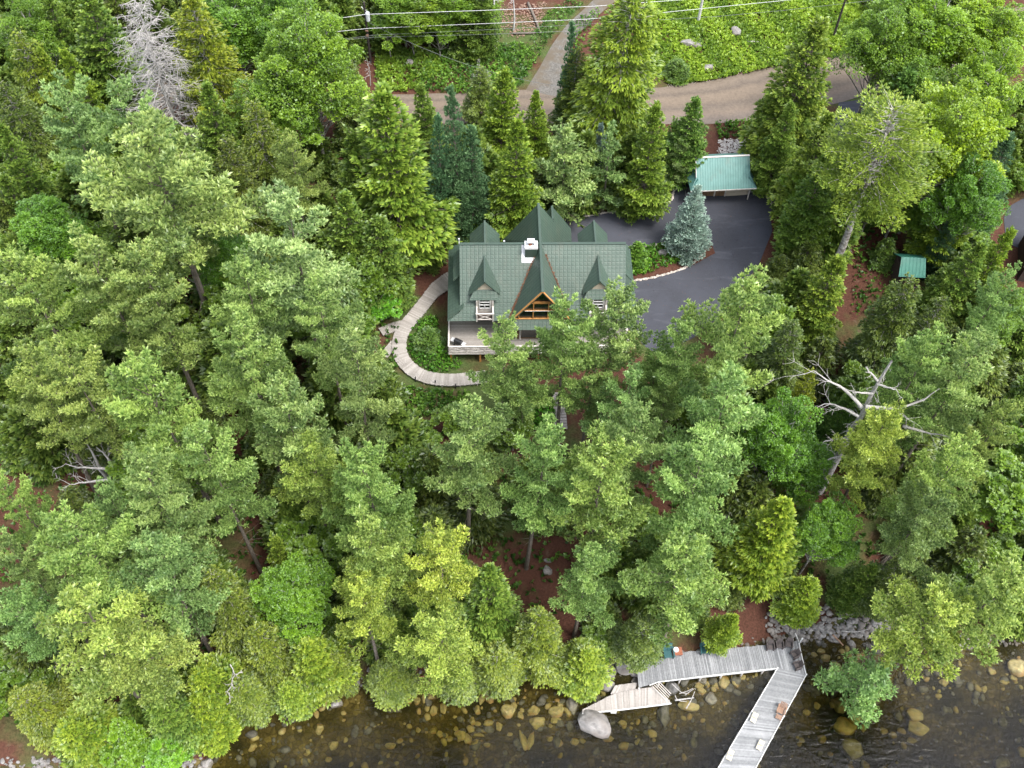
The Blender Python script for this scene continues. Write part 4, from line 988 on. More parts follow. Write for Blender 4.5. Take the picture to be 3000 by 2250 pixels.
boardloft(A1, B1, ZK+.015, .15, o, 'deck_boards', M['dock'], da)
mb = MB(); edge(mb, A1, ZK+.07, o); edge(mb, B1, ZK+.07, o)
for P in (A1, B1):
    for q in resample([Z3(*p, ZK) for p in P], 7): mb.box(q[0]-o.x-.06, q[0]-o.x+.06, q[1]-o.y-.06, q[1]-o.y+.06, ZK, ZK+.2)
mb.build('edge_trim', M['white'], da)
piles(da, A1, ZK, o, 7); piles(da, B1, ZK, o, 7)
o = Z3(500, 690, 0); dl = empty('low_dock', o, label='low pale pointed plank platform beside the white-topped boulder', cat='dock')
boardloft([(157,773),(300,700),(440,632),(600,606),(722,590),(862,700)], [(157,800),(300,788),(400,778),(560,760),(700,742),(870,716)], .42, .14, o, 'deck_boards', M['deck'], dl)
mb = MB(); edge(mb, [(155,803),(390,783),(780,735),(875,722)], .46, o, .16, .1); mb.box(*[v for v in (Z3(385,785,.5).x-o.x-.0, Z3(430,785,.5).x-o.x, Z3(400,790,.5).y-o.y-.12, Z3(400,790,.5).y-o.y+.1, .4, .56)]); mb.build('edge_trim', M['white'], dl)
piles(dl, [(170,790),(400,700),(850,705)], .42, o, 5, .08)
o = Z3(490, 600, 0); dq = empty('plank_step', o, label='short pale plank step between the boulders and the dock steps', cat='step')
boardloft([(385,645),(585,600)], [(420,578),(600,555)], .5, .16, o, 'deck_boards', M['deck'], dq)
o = Z3(800, 640, 0); dr = empty('boat_ladder', o, label='striped wooden rack of battens leaning between the dock and the low platform', cat='ladder')
mb = MB()
for i in range(5): mb.bar(Z3(722+i*16, 578-i*6, .98)-o, Z3(838+i*9, 700-i*14, .55)-o, .05, .05)
mb.build('rail', M['trim'], dr)
# chairs
def wicker(name='wicker_chair'):
    r = empty(name, (0, 0, 0))
    mb = MB(); mb.box(-.27, .27, -.3, .24, .3, .42); mb.build('seat', M['wicker'], r, bevel=.03)
    mb = MB(); mb.add([(-.3,.2,.3),(.3,.2,.3),(.3,.3,.3),(-.3,.3,.3),(-.27,.36,.98),(.27,.36,.98),(.27,.44,.98),(-.27,.44,.98)], [(0,3,2,1),(4,5,6,7),(0,1,5,4),(1,2,6,5),(2,3,7,6),(3,0,4,7)]); mb.build('backrest', M['wicker'], r, bevel=.04)
    for s in (-1, 1):
        mb = MB(); mb.box(min(s*.27, s*.38), max(s*.27, s*.38), -.33, .32, .0, .62); mb.build('armrest', M['wicker'], r, bevel=.03)
    mb = MB(); mb.tube([(-.22,-.27,.455),(-.22,.15,.47),(.22,.15,.47),(.22,-.27,.455)], .03, 6); mb.build('seat_rim', M['black'], r)
    return r
ch0 = wicker()
spots = [(1680,258,.05,'dark wicker chair at the left end of the row on the dock corner'),(1755,246,.0,'second dark wicker chair from the left on the dock corner'),(1830,238,-.15,'third dark wicker chair, at the bend of the row on the dock corner'),
         (1878,322,-1.1,'dark wicker chair on the right side of the dock, upper of two'),(1900,412,-1.25,'dark wicker chair on the right side of the dock, lower of two')]
for i, (x, y, rz, lb) in enumerate(spots):
    c = ch0 if i == 0 else copy_tree(ch0); p = Z3(x, y, ZK+.45); c.location = (p.x, p.y, ZK+.025); c.rotation_euler = (0, 0, rz); setp(c, lb, 'chair', 'dark wicker chairs on the dock')
def slatchair(mat, label, p, rz, grp, foot=False, sc_=1.):
    r = empty('lounge_chair' if foot else 'deck_chair', p, rz, label=label, cat='chair', group=grp); r.scale = (sc_,)*3
    mb = MB()
    for i in range(6): mb.bar((-.28, -.3+i*.1, .36-i*.018), (.28, -.3+i*.1, .36-i*.018), .085, .025)
    mb.build('seat', mat, r)
    mb = MB()
    for i in range(5): mb.bar((-.24+i*.12, .26, .27), (-.26+i*.13, .62, .95-abs(i-2)*.05), .1, .025, (0, 1, 0))
    mb.build('backrest', mat, r)
    for s in (-1, 1):
        mb = MB(); mb.bar((s*.36, -.38, .56), (s*.36, .45, .52), .12, .03); mb.build('armrest', mat, r)
        for y in (-.3, .35):
            mb = MB(); mb.box(s*.33-.03, s*.33+.03, y-.04, y+.04, 0, .55); mb.build('leg', mat, r)
    if foot:
        mb = MB()
        for i in range(4): mb.bar((-.26, -.85+i*.1, .26+i*.03), (.26, -.85+i*.1, .26+i*.03), .085, .025)
        mb.bar((-.26, -.9, .2), (-.26, -.35, .3), .04, .06); mb.bar((.26, -.9, .2), (.26, -.35, .3), .04, .06); mb.box(-.27, -.22, -.88, -.83, 0, .2); mb.box(.22, .27, -.88, -.83, 0, .2)
        mb.build('footrest', mat, r)
    return r
def onk(x, y, h=.4):
    p = Z3(x, y, ZK+h); return (p.x, p.y, ZK+.045)
slatchair(M['teak'], 'orange-brown wooden lounge chair with footrest on the pier', onk(1768, 775), -.45, None, True)
def cushion(x, y, rz, lb):
    r = empty('folding_chair', onk(x, y, .2), rz, label=lb, cat='chair', group='cream folding chairs on the pier')
    mb = MB(); mb.box(-.27, .27, -.42, .02, .2, .3); mb.build('seat', M['cream_cushion'], r, bevel=.04)
    mb = MB(); mb.add([(-.27,.05,.22),(.27,.05,.22),(.27,.15,.2),(-.27,.15,.2),(-.27,.42,.52),(.27,.42,.52),(.27,.5,.46),(-.27,.5,.46)], [(0,3,2,1),(4,5,6,7),(0,1,5,4),(1,2,6,5),(2,3,7,6),(3,0,4,7)]); mb.build('backrest', M['cream_cushion'], r, bevel=.04)
    mb = MB()
    for s in (-.25, .25): mb.bar((s, -.4, .01), (s, .3, .2), .03, .03); mb.bar((s, .4, .01), (s, -.38, .2), .03, .03)
    mb.build('frame', M['steel'], r)
cushion(1543, 842, -.45, 'cream folding chair on the pier opposite the wooden lounge chair'); cushion(1593, 1065, -.5, 'cream folding chair on the right edge of the pier, farther out'); cushion(1347, 1145, -.4, 'cream folding chair on the left edge of the pier, nearest the bottom of the photo')
slatchair(M['tealpaint'], 'teal chair at the back of the dock left of the stone notch', onk(855, 318), .1, 'teal chairs at the back of the dock', sc_=1.25)
slatchair(M['tealpaint'], 'teal chair at the back of the dock right of the stone notch', onk(1150, 285), .05, 'teal chairs at the back of the dock', sc_=1.25)
p = onk(925, 300, .5); r = empty('side_table', p, .1, label='small red-brown table with white things on it between the teal chairs', cat='table')
mb = MB(); mb.box(-.5, .45, -.4, .4, .5, .55); mb.build('table_top', M['brick'], r, bevel=.01)
mb = MB()
for a in (-.4, .35):
    for b_ in (-.32, .32): mb.box(a-.03, a+.03, b_-.03, b_+.03, -.02, .5)
mb.build('leg', M['teak'], r)
r2 = empty('bowl', (p[0]-.15, p[1]+.1, p[2]+.56), 0, label='white round bowl on the red-brown dock table', cat='bowl')
mb = MB(); mb.tube([(0,0,0),(0,0,.05),(0,0,.12),(0,0,.15)], [.12,.22,.27,.25], 16); mb.build('bowl_body', M['white'], r2, smooth=False)
p = onk(1140, 545, 0)
# ------------------------------------------------------------------ rocks
def rockmesh(seed, cuts=9, rough=.05):
    import bmesh
    r_ = np.random.default_rng(seed); bm = bmesh.new(); bmesh.ops.create_icosphere(bm, subdivisions=4, radius=1)
    P = np.array([v.co[:] for v in bm.verts])
    for _ in range(cuts):
        n = unit(r_.normal(size=3)); n[2] = n[2]*.8; n = unit(n); d = r_.uniform(.55, .9); k = P@n; P -= np.where(k > d, (k-d)*.93, 0)[:, None]*n
    for f in (2, 4, 8): 
        a = r_.normal(size=(3, 3))*f; P += rough/f*1.6*unit(P)*(np.sin(P@a[0])+np.sin(P@a[1])+np.sin(P@a[2]))[:, None]
    for v, q in zip(bm.verts, P): v.co = q
    me = bpy.data.meshes.new('boulder'); bm.to_mesh(me); bm.free(); me.polygons.foreach_set('use_smooth', np.ones(len(me.polygons), bool)); return me
ROCK = {m: [rockmesh(900+i) for i in range(9)] for m in ('rock', 'ochre', 'darkrock')}
for m in ROCK:
    for me in ROCK[m]: me.materials.append(M[m])
_ri = [0]
def rock(px, py, wpx, hpx, mat, label, cat='boulder', group=None, sink=.35, name='boulder', z=None, flat=.55):
    x, y, zz = W(px, py, 0)
    if z is not None: x, y = G(px, py, z); zz = float(terr(x, y))
    dep = -(RM.T @ np.array([x, y, zz-HC]))[2]; rx = wpx/2*dep/F; ry = hpx/2*dep/F*1.1; rz = min(rx, ry)*flat*1.25
    _ri[0] += 1; me = ROCK[mat][_ri[0] % 9]
    o = obj(name, me, None, label=label, cat=cat, group=group); o.location = (x, y, max(zz, -9)+rz*(1-sink)*.9); o.scale = (rx*1.12, ry*1.12, rz); o.rotation_euler = (0, 0, rng.uniform(-.3, .3)+(math.pi if rng.random() < .5 else 0))
    return o
g8 = lambda x, y: (1000+x/2.458, 1600+y/2.458); g3 = lambda x, y: (1650+x/2.765, 1800+y/2.765); g7 = lambda x, y: (2000+x/2.212, 1500+y/2.212); gr3 = lambda x, y: (x/2.212, 1500+y/2.212)
big = [(g8(1040,910),30,36,'rock','grey boulder on the waterline under the low cedars, left of the dock'),(g8(1105,962),28,26,'rock','flat grey stone in the shallows beside the waterline boulder'),(g8(1215,970),26,28,'rock','pale wet stone in the shallows, its top above the water'),
 (g8(1305,948),35,24,'rock','wedge-shaped grey stone in the shallows'),(g8(940,1022),30,34,'rock','half-sunk grey stone left of the twin ochre slabs'),(g8(1590,1032),23,17,'rock','small lone pale stone breaking the surface left of the low platform'),
 (g8(445,1070),22,25,'rock','reddish grey stone at the left end of the ochre stones'),(g8(1665,1140),36,52,'rock','tall brownish stone just left of the low platform tip'),(g8(1200,1200),40,42,'ochre','large tan stone in the middle of the shallows'),
 (g8(1800,920),62,60,'rock','biggest of the grey boulders piled left of the dock'),(g8(1920,905),50,40,'rock','middle grey boulder in the pile left of the dock'),(g8(2030,850),56,66,'rock','tall pinkish boulder in the pile touching the dock'),
 (g8(1915,1000),42,42,'rock','four-sided grey boulder beside the plank step'),(g8(2110,912),30,25,'rock','grey boulder against the dock steps, upper one'),(g8(2115,985),26,26,'rock','grey boulder against the dock steps, lower one'),
 (g3(245,925),116,64,'rock','huge boulder with a white dry top beside the low platform'),(g3(815,815),36,62,'darkrock','dark pointed rock standing out from under the low platform'),(g3(1195,682),32,36,'rock','grey and ochre stone in the water below the dock'),
 (g3(1130,540),24,20,'rock','grey stone poking out under the dock edge'),(g3(880,600),42,36,'darkrock','dark rock between the dock and the driftwood'),(g3(1660,482),38,26,'rock','pale boulder under the inner corner of dock and pier'),
 (g3(1020,745),58,30,'ochre','long ochre rock under the driftwood'),(g3(1300,555),32,36,'ochre','red-brown stone under the dock edge'),(g3(1385,552),18,34,'ochre','narrow upright ochre stone under the dock edge'),
 (g7(1085,1545),68,56,'rock','pale grey boulder standing alone out of the water right of the pier'),(g7(2055,1632),50,36,'rock','grey rock breaking the surface at the bottom right'),(g7(2160,1022),50,54,'ochre','round tan rock near the right edge'),
 (g7(1375,920),42,24,'ochre','tan rock at the waterline under the leaning pine'),(g7(985,1022),38,34,'ochre','square ochre stone in the water right of the dock corner'),(g7(1015,1250),44,42,'ochre','brown stone above the trio of large sunken stones'),
 (g7(1115,1315),38,54,'ochre','upright oval one of the large sunken stones right of the pier'),(g7(1045,1395),68,48,'ochre','broadest of the large sunken stones right of the pier'),(g7(1515,1405),66,38,'ochre','long sunken stone below the leaning pine'),(g7(1495,1322),56,34,'ochre','sunken stone half hidden by the leaning pine tips'),
 (gr3(2180,1245),36,30,'rock','white-topped stone in the water beside the left bank'),(gr3(1885,1262),36,28,'darkrock','dark stone on the left bank waterline'),(gr3(2010,1252),36,28,'rock','grey stone on the left bank waterline'),(gr3(1945,1310),26,26,'rock','small pale stone below the left bank'),
 (gr3(1340,1632),42,32,'rock','grey stone at the foot of the bright cedars on the bottom edge'),(gr3(1120,1592),28,22,'rock','grey stone on the bank at the bottom edge'),
 ((1201,189),24,22,'rock','round grey boulder in the green verge by the transformer pole'),((1700+800/2.458,330/2.458),70,26,'rock','wide brown boulder in the bright bracken slope'),((1700+1115/2.458,247/2.458),34,34,'rock','pale angular boulder in the bright bracken slope'),
 ((1700+920/2.458,500/2.458),36,26,'rock','boulder at the roadside below the bracken slope'),((1000+1340/2.212,1000+1425/2.212),24,14,'rock','pale crescent-shaped stone in the brown clearing'),((1000+1335/2.212,1000+1490/2.212),30,26,'rock','grey slab stone in the brown clearing'),
 ((1100+2070/2.458,550+480/2.458),30,22,'rock','brownish boulder in the island bed by the driveway'),((1100+2135/2.458,550+450/2.458),24,18,'rock','grey boulder between the island bed and the blue spruce')]
for (p_, a, b_, m, lb) in big: rock(p_[0], p_[1], a, b_, m, lb, sink=.3 if a < 80 else .1, flat=.6 if a < 80 else .95)
och8 = [(565,1045,30,35),(630,1050,25,25),(690,1045,40,35),(595,1100,32,60),(655,1085,75,50),(545,1120,42,55),(780,1080,35,40),(817,1110,60,75),(483,1115,40,50),(620,1165,30,50),(665,1190,55,60),(735,1170,52,65),(620,1235,48,45),(1022,1075,55,115),(1070,1085,75,105),(1175,1070,55,45),(1100,1015,40,45),(980,1185,45,55),(1245,1150,42,50),(1385,1190,80,60),(1290,1225,45,50),(1300,1185,35,30),(1415,1275,110,80),(1550,1200,100,80),(1575,1145,45,35),(1635,1200,45,60),(945,1265,45,50),(985,1280,40,30),(1060,1275,70,40),(1135,1300,48,55),(930,1320,60,45),(985,1360,75,28),(1040,1335,60,25),(910,1390,60,60),(710,1360,45,45),(660,1335,50,35),(830,1355,35,35),(780,1390,45,35),(755,1365,30,30),(490,1300,42,30),(850,1395,35,30),(825,1315,30,35),(1310,1400,50,120),(1365,1400,45,110),(1500,1385,50,35),(1215,1355,35,25),(1680,1410,60,45),(1750,1090,40,40),(1710,980,40,35),(1660,1050,35,30),(650,975,75,50),(1150,990,40,45)]
for x, y, a, b_ in och8: rock(*g8(x, y), a/2.3, b_/2.3, 'ochre', 'ochre stone lying under the clear shallow water left of the dock', 'stone', 'ochre stones under the shallow water', name='stone', sink=.4)
for x, y, a, b_ in [(850,925,40,30),(1085,925,45,35),(920,950,60,45),(1140,940,50,35),(895,905,60,30),(1030,905,50,30),(1170,1400,45,50),(1065,1050,70,50),(1300,1420,60,40),(1360,1450,50,40),(900,1470,60,50),(1200,1330,50,40),(2080,1100,60,40),(2140,1080,50,40),(2190,1560,60,60),(1950,1150,50,40),(1480,1480,60,40),(1180,1640,60,50),(800,1300,50,40)]:
    rock(*g7(x, y), a/2.2, b_/2.2, 'ochre', 'ochre stone lying under the water right of the pier', 'stone', 'ochre stones under the water by the pier', name='stone', sink=.4)
for x, y, a, b_ in [(1230,580,60,60),(1115,625,65,50),(1165,570,40,50),(1450,510,60,40),(1215,610,45,40),(110,575,45,40),(150,545,60,50),(175,675,35,40),(75,720,80,90),(40,800,35,50),(20,770,40,30),(360,1010,90,50),(95,1035,60,50)]:
    rock(*g3(x, y), a/2.7, b_/2.7, 'ochre', 'ochre or brown stone in the water close to the dock and low platform', 'stone', 'brown stones around the dock', name='stone', sink=.4)
# stony bank right of the dock, bottom left bank, and dim stones on the lake bed
n_ = 0
for (poly, cnt, s0, s1, mt, gp) in (([g7(715,735),g7(800,720),g7(1050,700),g7(1300,740),g7(1400,800),g7(1330,880),g7(1000,870),g7(740,860)], 70, 9, 26, 'rock', 'grey stones heaped on the bank right of the dock'),
                       ([gr3(200,1615),gr3(420,1600),gr3(560,1590),gr3(650,1640),gr3(640,1720),gr3(180,1720)], 24, 10, 22, 'rock', 'grey stones on the bank at the bottom left'),
                       ([g8(440,880),g8(900,900),g8(1250,840),g8(1700,900),g8(1700,960),g8(900,1010),g8(440,1000)], 36, 6, 20, 'darkrock', 'dark wet stones along the waterline under the cedars'),
                       ([gr3(1650,1290),gr3(1850,1220),gr3(2200,1200),gr3(2200,1270),gr3(1700,1330)], 10, 8, 20, 'darkrock', 'dark wet stones below the left bank')):
    P = np.array(poly); x0, y0 = P.min(0); x1, y1 = P.max(0); k = 0
    while k < cnt:
        a, b_ = rng.uniform(x0, x1), rng.uniform(y0, y1)
        if not inpoly(np.array([a]), np.array([b_]), poly)[0]: continue
        s = rng.uniform(0, 1)**2*(s1-s0)+s0; m = mt if rng.random() < .72 else ('darkrock' if mt == 'rock' else 'rock')
        rock(a, b_, s, s*rng.uniform(.6, .95), m, gp.replace('stones', 'stone', 1).replace('heaped', 'in the heap'), 'stone', gp, name='stone', sink=.15); k += 1
k = 0
while k < 75:
    a, b_ = rng.uniform(480, 3000), rng.uniform(1900, 2250); x, y = G(a, b_, 0)[:2]; d = shore(x)-y
    if d < .8 or d > 15 or rng.random() < d/19: continue
    s = rng.uniform(0, 1)**2.5*26+8; rock(a, b_, s, s*rng.uniform(.6, .95), 'ochre' if rng.random() < .75 else 'darkrock', 'dim stone on the lake bed farther from the bank', 'stone', 'dim stones on the lake bed', name='stone', sink=.45); k += 1
# the countless small stones of the lake bed, as one object
import bmesh
_b = bmesh.new(); bmesh.ops.create_icosphere(_b, subdivisions=2, radius=1); _pv = np.array([v.co[:] for v in _b.verts]); _pf = np.array([[v.index for v in f.verts] for f in _b.faces]); _b.free()
def stones(name, n, accept, s0, s1, mat, label, box, sink=.3):
    V = []; Q = []; b = 0; k = 0
    while k < n:
        x, y = rng.uniform(box[0], box[1]), rng.uniform(box[2], box[3])
        if not accept(x, y): continue
        s = s0+(s1-s0)*rng.random()**2.5; a = rng.normal(size=(5, 3)); a = unit(a); q = _pv.copy()
        for m in a: kk = q@m; q -= np.where(kk > .7, kk-.7, 0)[:, None]*m
        c, s_ = math.cos(k), math.sin(k); q = q*np.array([1.25, .9, .6])*s; q = np.stack([q[:, 0]*c-q[:, 1]*s_, q[:, 0]*s_+q[:, 1]*c, q[:, 2]], 1)
        V.append(q+[x, y, float(terr(x, y))+s*sink]); Q.append(_pf+b); b += len(_pv); k += 1
    return obj(name, mesh_np(name, np.concatenate(V), np.concatenate(Q)), M[mat], None, kind='stuff', label=label)
acc = lambda x, y: 1.2 < shore(x)-y < 16 and rng.random() < .15+.85*math.exp(-(shore(x)-y)/5)
stones('small_stones', 420, acc, .10, .38, 'ochre', 'small ochre stones on the lake bed', (-45, 55, 18, 40))
stones('small_dark_stones', 700, acc, .12, .5, 'darkrock', 'small dark stones on the lake bed', (-45, 55, 18, 40))
stones('shore_stones', 900, lambda x, y: -.5 < y-shore(x) < 1.0, .10, .3, 'rock', 'small grey stones along the waterline', (-45, 55, 18, 42))
stones('bank_stones', 500, lambda x, y: -.2 < y-shore(x) < 2.6 and 25.5 < x < 40, .10, .34, 'rock', 'heap of small grey stones on the bank', (25, 41, 30, 45), .8)
# driftwood and logs
def log(name, pts, rad, mat, label, cat='log', group=None, n=7):
    pts = [Vector(p) for p in pts]; o = pts[0].copy(); mb = MB()
    Q = smoothed([p-o for p in pts], max(5, len(pts)*3)); R_ = np.interp(np.linspace(0, 1, len(Q)), np.linspace(0, 1, len(rad)), rad)
    mb.tube(Q.tolist(), R_.tolist(), n); ob = mb.build(name, mat, None, True, label=label, cat=cat, group=group); ob.location = o; return ob
dw = [([(905,695),(1060,675)],.09,.5,.5,'thick pale driftwood log lying level under the dock edge'),([(995,765),(1040,690),(1065,625)],.06,.5,.75,'forked pale driftwood stick pointing to the lake'),([(905,655),(925,700),(1000,705)],.05,.6,.5,'bent pale driftwood branch at the left of the heap'),
      ([(940,640),(1000,625),(1050,600)],.05,.6,.7,'grey driftwood branch in the middle of the heap'),([(985,655),(1075,590),(1070,610)],.04,.7,.8,'thin reddish driftwood branch under the dock edge'),([(880,560),(960,640),(1010,640)],.045,.8,.7,'long grey driftwood branch crossing the heap')]
for P, r_, za, zb_, lb in dw:
    zz = np.linspace(za, zb_, len(P)); log('driftwood', [Z3(x, y, z) for (x, y), z in zip(P, zz)], [r_, r_*.5], M['deadwood'], lb, group='driftwood heap under the dock')
def lg(g, P, h, r_, mt, lb, nm='log'): log(nm, [Vector(W(*g(x, y), h)) for x, y in P], r_, M[mt], lb)
lg(g8, [(450,965),(600,935),(740,900)], .25, [.12,.06], 'brick', 'thin reddish fallen trunk over the waterline left of the dock')
lg(g8, [(975,870),(990,930),(1005,970)], .4, [.06,.04], 'deadwood', 'short pale stick hanging down to the water under the cedars')
lg(g7, [(1030,770),(1120,780),(1200,760)], .6, [.06,.03], 'deadwood', 'thin curved pale branch lying over the stone heap')
lg(g7, [(970,795),(1010,830),(1040,865)], .5, [.1,.06], 'teak', 'short reddish piece of wood on the stone heap')
lg(g7, [(1452,372),(1400,425),(1338,482)], .3, [.35,.35], 'bark', 'thick grey fallen trunk in the brown clearing at the right')
lg(lambda x, y: (1700+x/2.458, y/2.458), [(1195,298),(1290,300),(1350,345),(1425,372)], .3, [.12,.05], 'deadwood', 'fallen grey branch in the bright bracken slope')
lg(lambda x, y: (900+x/2.458, y/2.458), [(1590,20),(1640,130),(1680,240)], .25, [.2,.15], 'bark', 'fallen grey trunk on the brown slope beside the track')
lg(lambda x, y: (900+x/2.458, y/2.458), [(1475,240),(1560,240),(1645,236)], .25, [.15,.12], 'bark', 'dark log lying level under the brown slope')

# ------------------------------------------------------------------ bare trees
def snag(name, base, H, label, limbs, r0=.25, twig=0, tw_len=2., mat='deadwood', lean=(0, 0), z0=0, fine=0, seed=1, cat='dead tree', lw=1.):
    """limbs: list of point lists in world coordinates; twig random whorled twigs"""
    global rng
    keep = rng; rng = np.random.default_rng(seed)
    o = Vector(base); r = empty(name, o, label=label, cat=cat); mbt = []; br = []
    zt = np.linspace(0, H, 9); tp = np.stack([lean[0]*zt/H+.1*np.sin(zt*.9), lean[1]*zt/H+.08*np.sin(zt*.7), zt], 1)
    v, q = tubes_np([(tp, r0*(1-.82*zt/H))], 9); obj('trunk', mesh_np(name+'_trunk', v, q, smooth=True), M[mat], r)
    def sub(p, L, rad, depth):
        k = len(p)
        for _ in range(rng.integers(3, 6)):
            i = rng.integers(k//3, k); c = p[min(i, k-1)]; d = p[min(i, k-1)]-p[max(i-2, 0)]; az = math.atan2(d[1], d[0])+rng.choice([-1, 1])*rng.uniform(.4, 1.0); l = L*rng.uniform(.25, .5)
            s = limb(c, az, l, rng.uniform(-.2, .6), rng.normal(0, .4), 5, .2); br.append((s, np.linspace(rad*.55, .008, 5)))
            if depth: sub(s, l, rad*.55, depth-1)
    for P in limbs:
        p = smoothed(np.array([list(q_) for q_ in P])-np.array(base), 9); L = np.linalg.norm(p[-1]-p[0]); p = p+rng.normal(0, .06, p.shape)*np.linspace(0, 1, 9)[:, None]
        br.append((p, np.linspace(.055*L**.6+.07, .035, 9)*lw)); sub(p, L, .06, 1)
    for i in range(twig):
        t = rng.uniform(z0, .98); z = H*t; L = tw_len*(1.08-t)**.6*rng.uniform(.5, 1.1)
        p = limb((np.interp(z, zt, tp[:, 0]), np.interp(z, zt, tp[:, 1]), z), rng.random()*6.28, L, rng.uniform(-.1, .45), rng.normal(-.2, .4), 7, .12)
        br.append((p, np.linspace(.018*L+.012, .012, 7)))
        for _ in range(fine):
            k = rng.integers(2, 7); d = p[k]-p[k-1]; az = math.atan2(d[1], d[0])+rng.choice([-1, 1])*rng.uniform(.4, 1.2); l = L*rng.uniform(.15, .4)
            s = limb(p[k], az, l, rng.uniform(-.6, .3), -.5, 4, .2); br.append((s, np.linspace(.022, .01, 4)))
    v, q = tubes_np(br, 4); obj('branches', mesh_np(name+'_branches', v, q), M[mat], r); rng = keep; return r
def VZ(vx, vy, z): return (*G(vx*SV, vy*SV, z), z)
b = WV(288, -12, 25); snag('dead_spruce', (b[0], b[1], b[2]-25), 25, 'big grey dead spruce bristling with bare twigs near the top left', [], .32, 260, 6.3, z0=.2, fine=12, seed=3)
b = WV(1768, 1062); gz2 = b[2]; T = lambda x, y, h: VZ(x, y, gz2+h)
top = T(1925, 778, 24)
snag('dead_pine', b, 24, 'bare pale dead pine with long crooked limbs on the right', [
    [T(1862,880,17.5),T(1835,850,18.5),T(1805,828,20),T(1785,820,20.5),T(1758,800,21.5)], [T(1870,878,18),T(1920,882,18.5),T(1962,880,19.5),T(2008,855,21),T(2028,838,22)],
    [T(1885,850,19),T(1850,848,19.5),T(1842,843,20)], [T(1895,830,20.5),T(1925,838,21),T(1940,848,21)], [T(1895,822,21),T(1880,805,22),T(1870,795,22.5)],
    [T(1855,900,16.5),T(1820,880,16.5),T(1790,870,16.5),T(1770,878,16)], [T(1875,905,17),T(1905,900,17),T(1925,905,16.5)],
    [T(1838,950,13),T(1800,945,13),T(1768,962,12.5)], [T(1835,985,11),T(1790,990,11),T(1770,1012,10.5)], [T(1950,920,15.5),T(2000,935,15.5),T(2045,942,15)]],
    .5, 26, 2.6, lean=(top[0]-b[0], top[1]-b[1]), z0=.45, fine=2, seed=5)
b = WV(255, 1070); T = lambda x, y, h: VZ(x, y, b[2]+h)
snag('dead_tree', b, 10, 'broken grey tree with bare white limbs at the left clearing', [[T(245,1020,6),T(230,1012,6.5),T(190,1010,7),T(165,1012,7),T(145,1000,7.5)], [T(240,1035,5.5),T(200,1040,5.5),T(150,1046,5.5)], [T(245,1015,7),T(232,985,8.5),T(208,965,9.5)], [T(250,1020,6.5),T(265,1010,7.5),T(290,1020,7)]], .3, 14, 1.8, z0=.3, fine=2, seed=6)
b = WV(485, 1535); T = lambda x, y, h: VZ(x, y, b[2]+h+1.0)
snag('dead_snag', (b[0], b[1], b[2]+.5), 9.6, 'small twisted white snag sticking out of the bright cedars on the left bank', [[T(497,1435,8.6),T(508,1455,8),T(500,1475,7.8)], [T(510,1458,8.4),T(524,1446,8.4)], [T(503,1478,7.6),T(492,1495,7),T(470,1494,6.8)], [T(494,1496,7),T(498,1515,6.4)]], .2, 3, 1, lean=(.6, .3), z0=.6, fine=1, seed=7, lw=.45)
b = WV(1038, 215); snag('bare_sapling', b, 6.5, 'small tree of bare grey twigs beside the green verge', [], .09, 34, 1.9, z0=.35, fine=4, seed=8)
b = WV(800, 185); snag('bare_sapling', b, 4.5, 'thin crooked bare stem under the transformer pole', [], .07, 12, 1.3, z0=.3, fine=3, seed=9)
b = WV(470, 560, 0); snag('bare_sapling', b, 15, 'thin bare twigs poking up left of the wide forked pine', [], .1, 20, 1.6, z0=.7, fine=3, seed=10)
b = WV(1069, 110); snag('bleached_trunk', b, 12, 'pale branchless leaning trunk at the top edge right of the cables pole', [], .28, 6, 1.5, z0=.5, fine=1, mat='palepole', lean=(-.3, 0), seed=11)
b = WV(1109, 66); snag('bleached_trunk', b, 9, 'thin pale trunk on the brown slope beside the track', [], .13, 5, 1.2, z0=.5, fine=1, mat='palepole', seed=12)
# ------------------------------------------------------------------ poles and cables
def pole(px, py, H, r, mat, label, name='utility_pole'):
    x, y, z = W(px, py); o = empty(name, (x, y, z), label=label, cat='pole', group='utility poles' if name == 'utility_pole' else None)
    mb = MB(); mb.tube([(0, 0, -.3), (0, 0, H)], [r, r*.7], 12); mb.build('shaft', M[mat], o); return o, x, y, z
p1, x1, y1, z1 = pole(1086, 182, 9.2, .17, 'creosote', 'dark utility pole carrying a grey transformer can')
mb = MB(); mb.tube([(.3, -.1, 6.6), (.3, -.1, 7.75)], .27, 14); mb.tube([(.3, -.1, 7.75), (.3, -.1, 7.9)], [.27, .1], 14); tf = mb.build('transformer', M['steel'], p1)
mb = MB(); mb.tube([(.2, -.15, 7.9), (.2, -.15, 8.15)], .05, 8); mb.tube([(-.2, 0, 8.2), (-.35, 0, 8.5)], .06, 8); mb.build('bushing', M['white'], tf)
mb = MB(); mb.box(-.2, .2, -.24, -.16, 5.0, 5.15); mb.box(-.16, .16, -.25, -.15, 4.2, 4.5); mb.build('bracket', M['teak'], p1)
pole(2045, 66, 9.5, .2, 'palepole', 'bleached pale utility pole at the edge of the bracken slope')
pole(2440, 112, 9.5, .16, 'creosote', 'thin dark utility pole by the road at the top right')
pw, xw, yw, zw = pole(1662, 358, 5.6, .13, 'woodpole', 'short bare wooden pole beside the foot of the track', 'wooden_pole')
pole(1625, 348, 2.6, .14, 'palepole', 'pale broken stump of a post left of the short bare pole', 'wooden_stump')
def cable(P, h, label, r=.028, mat='wire', sag=0):
    pts = [Vector((*G(a, b_, h), h)) for a, b_ in P]; o = pts[0].copy(); mb = MB(); mb.tube([p-o for p in pts], r, 5)
    ob = mb.build('power_cable', M[mat], None, label=label, cat='cable', group='overhead cables'); ob.location = o
zc = z1+9
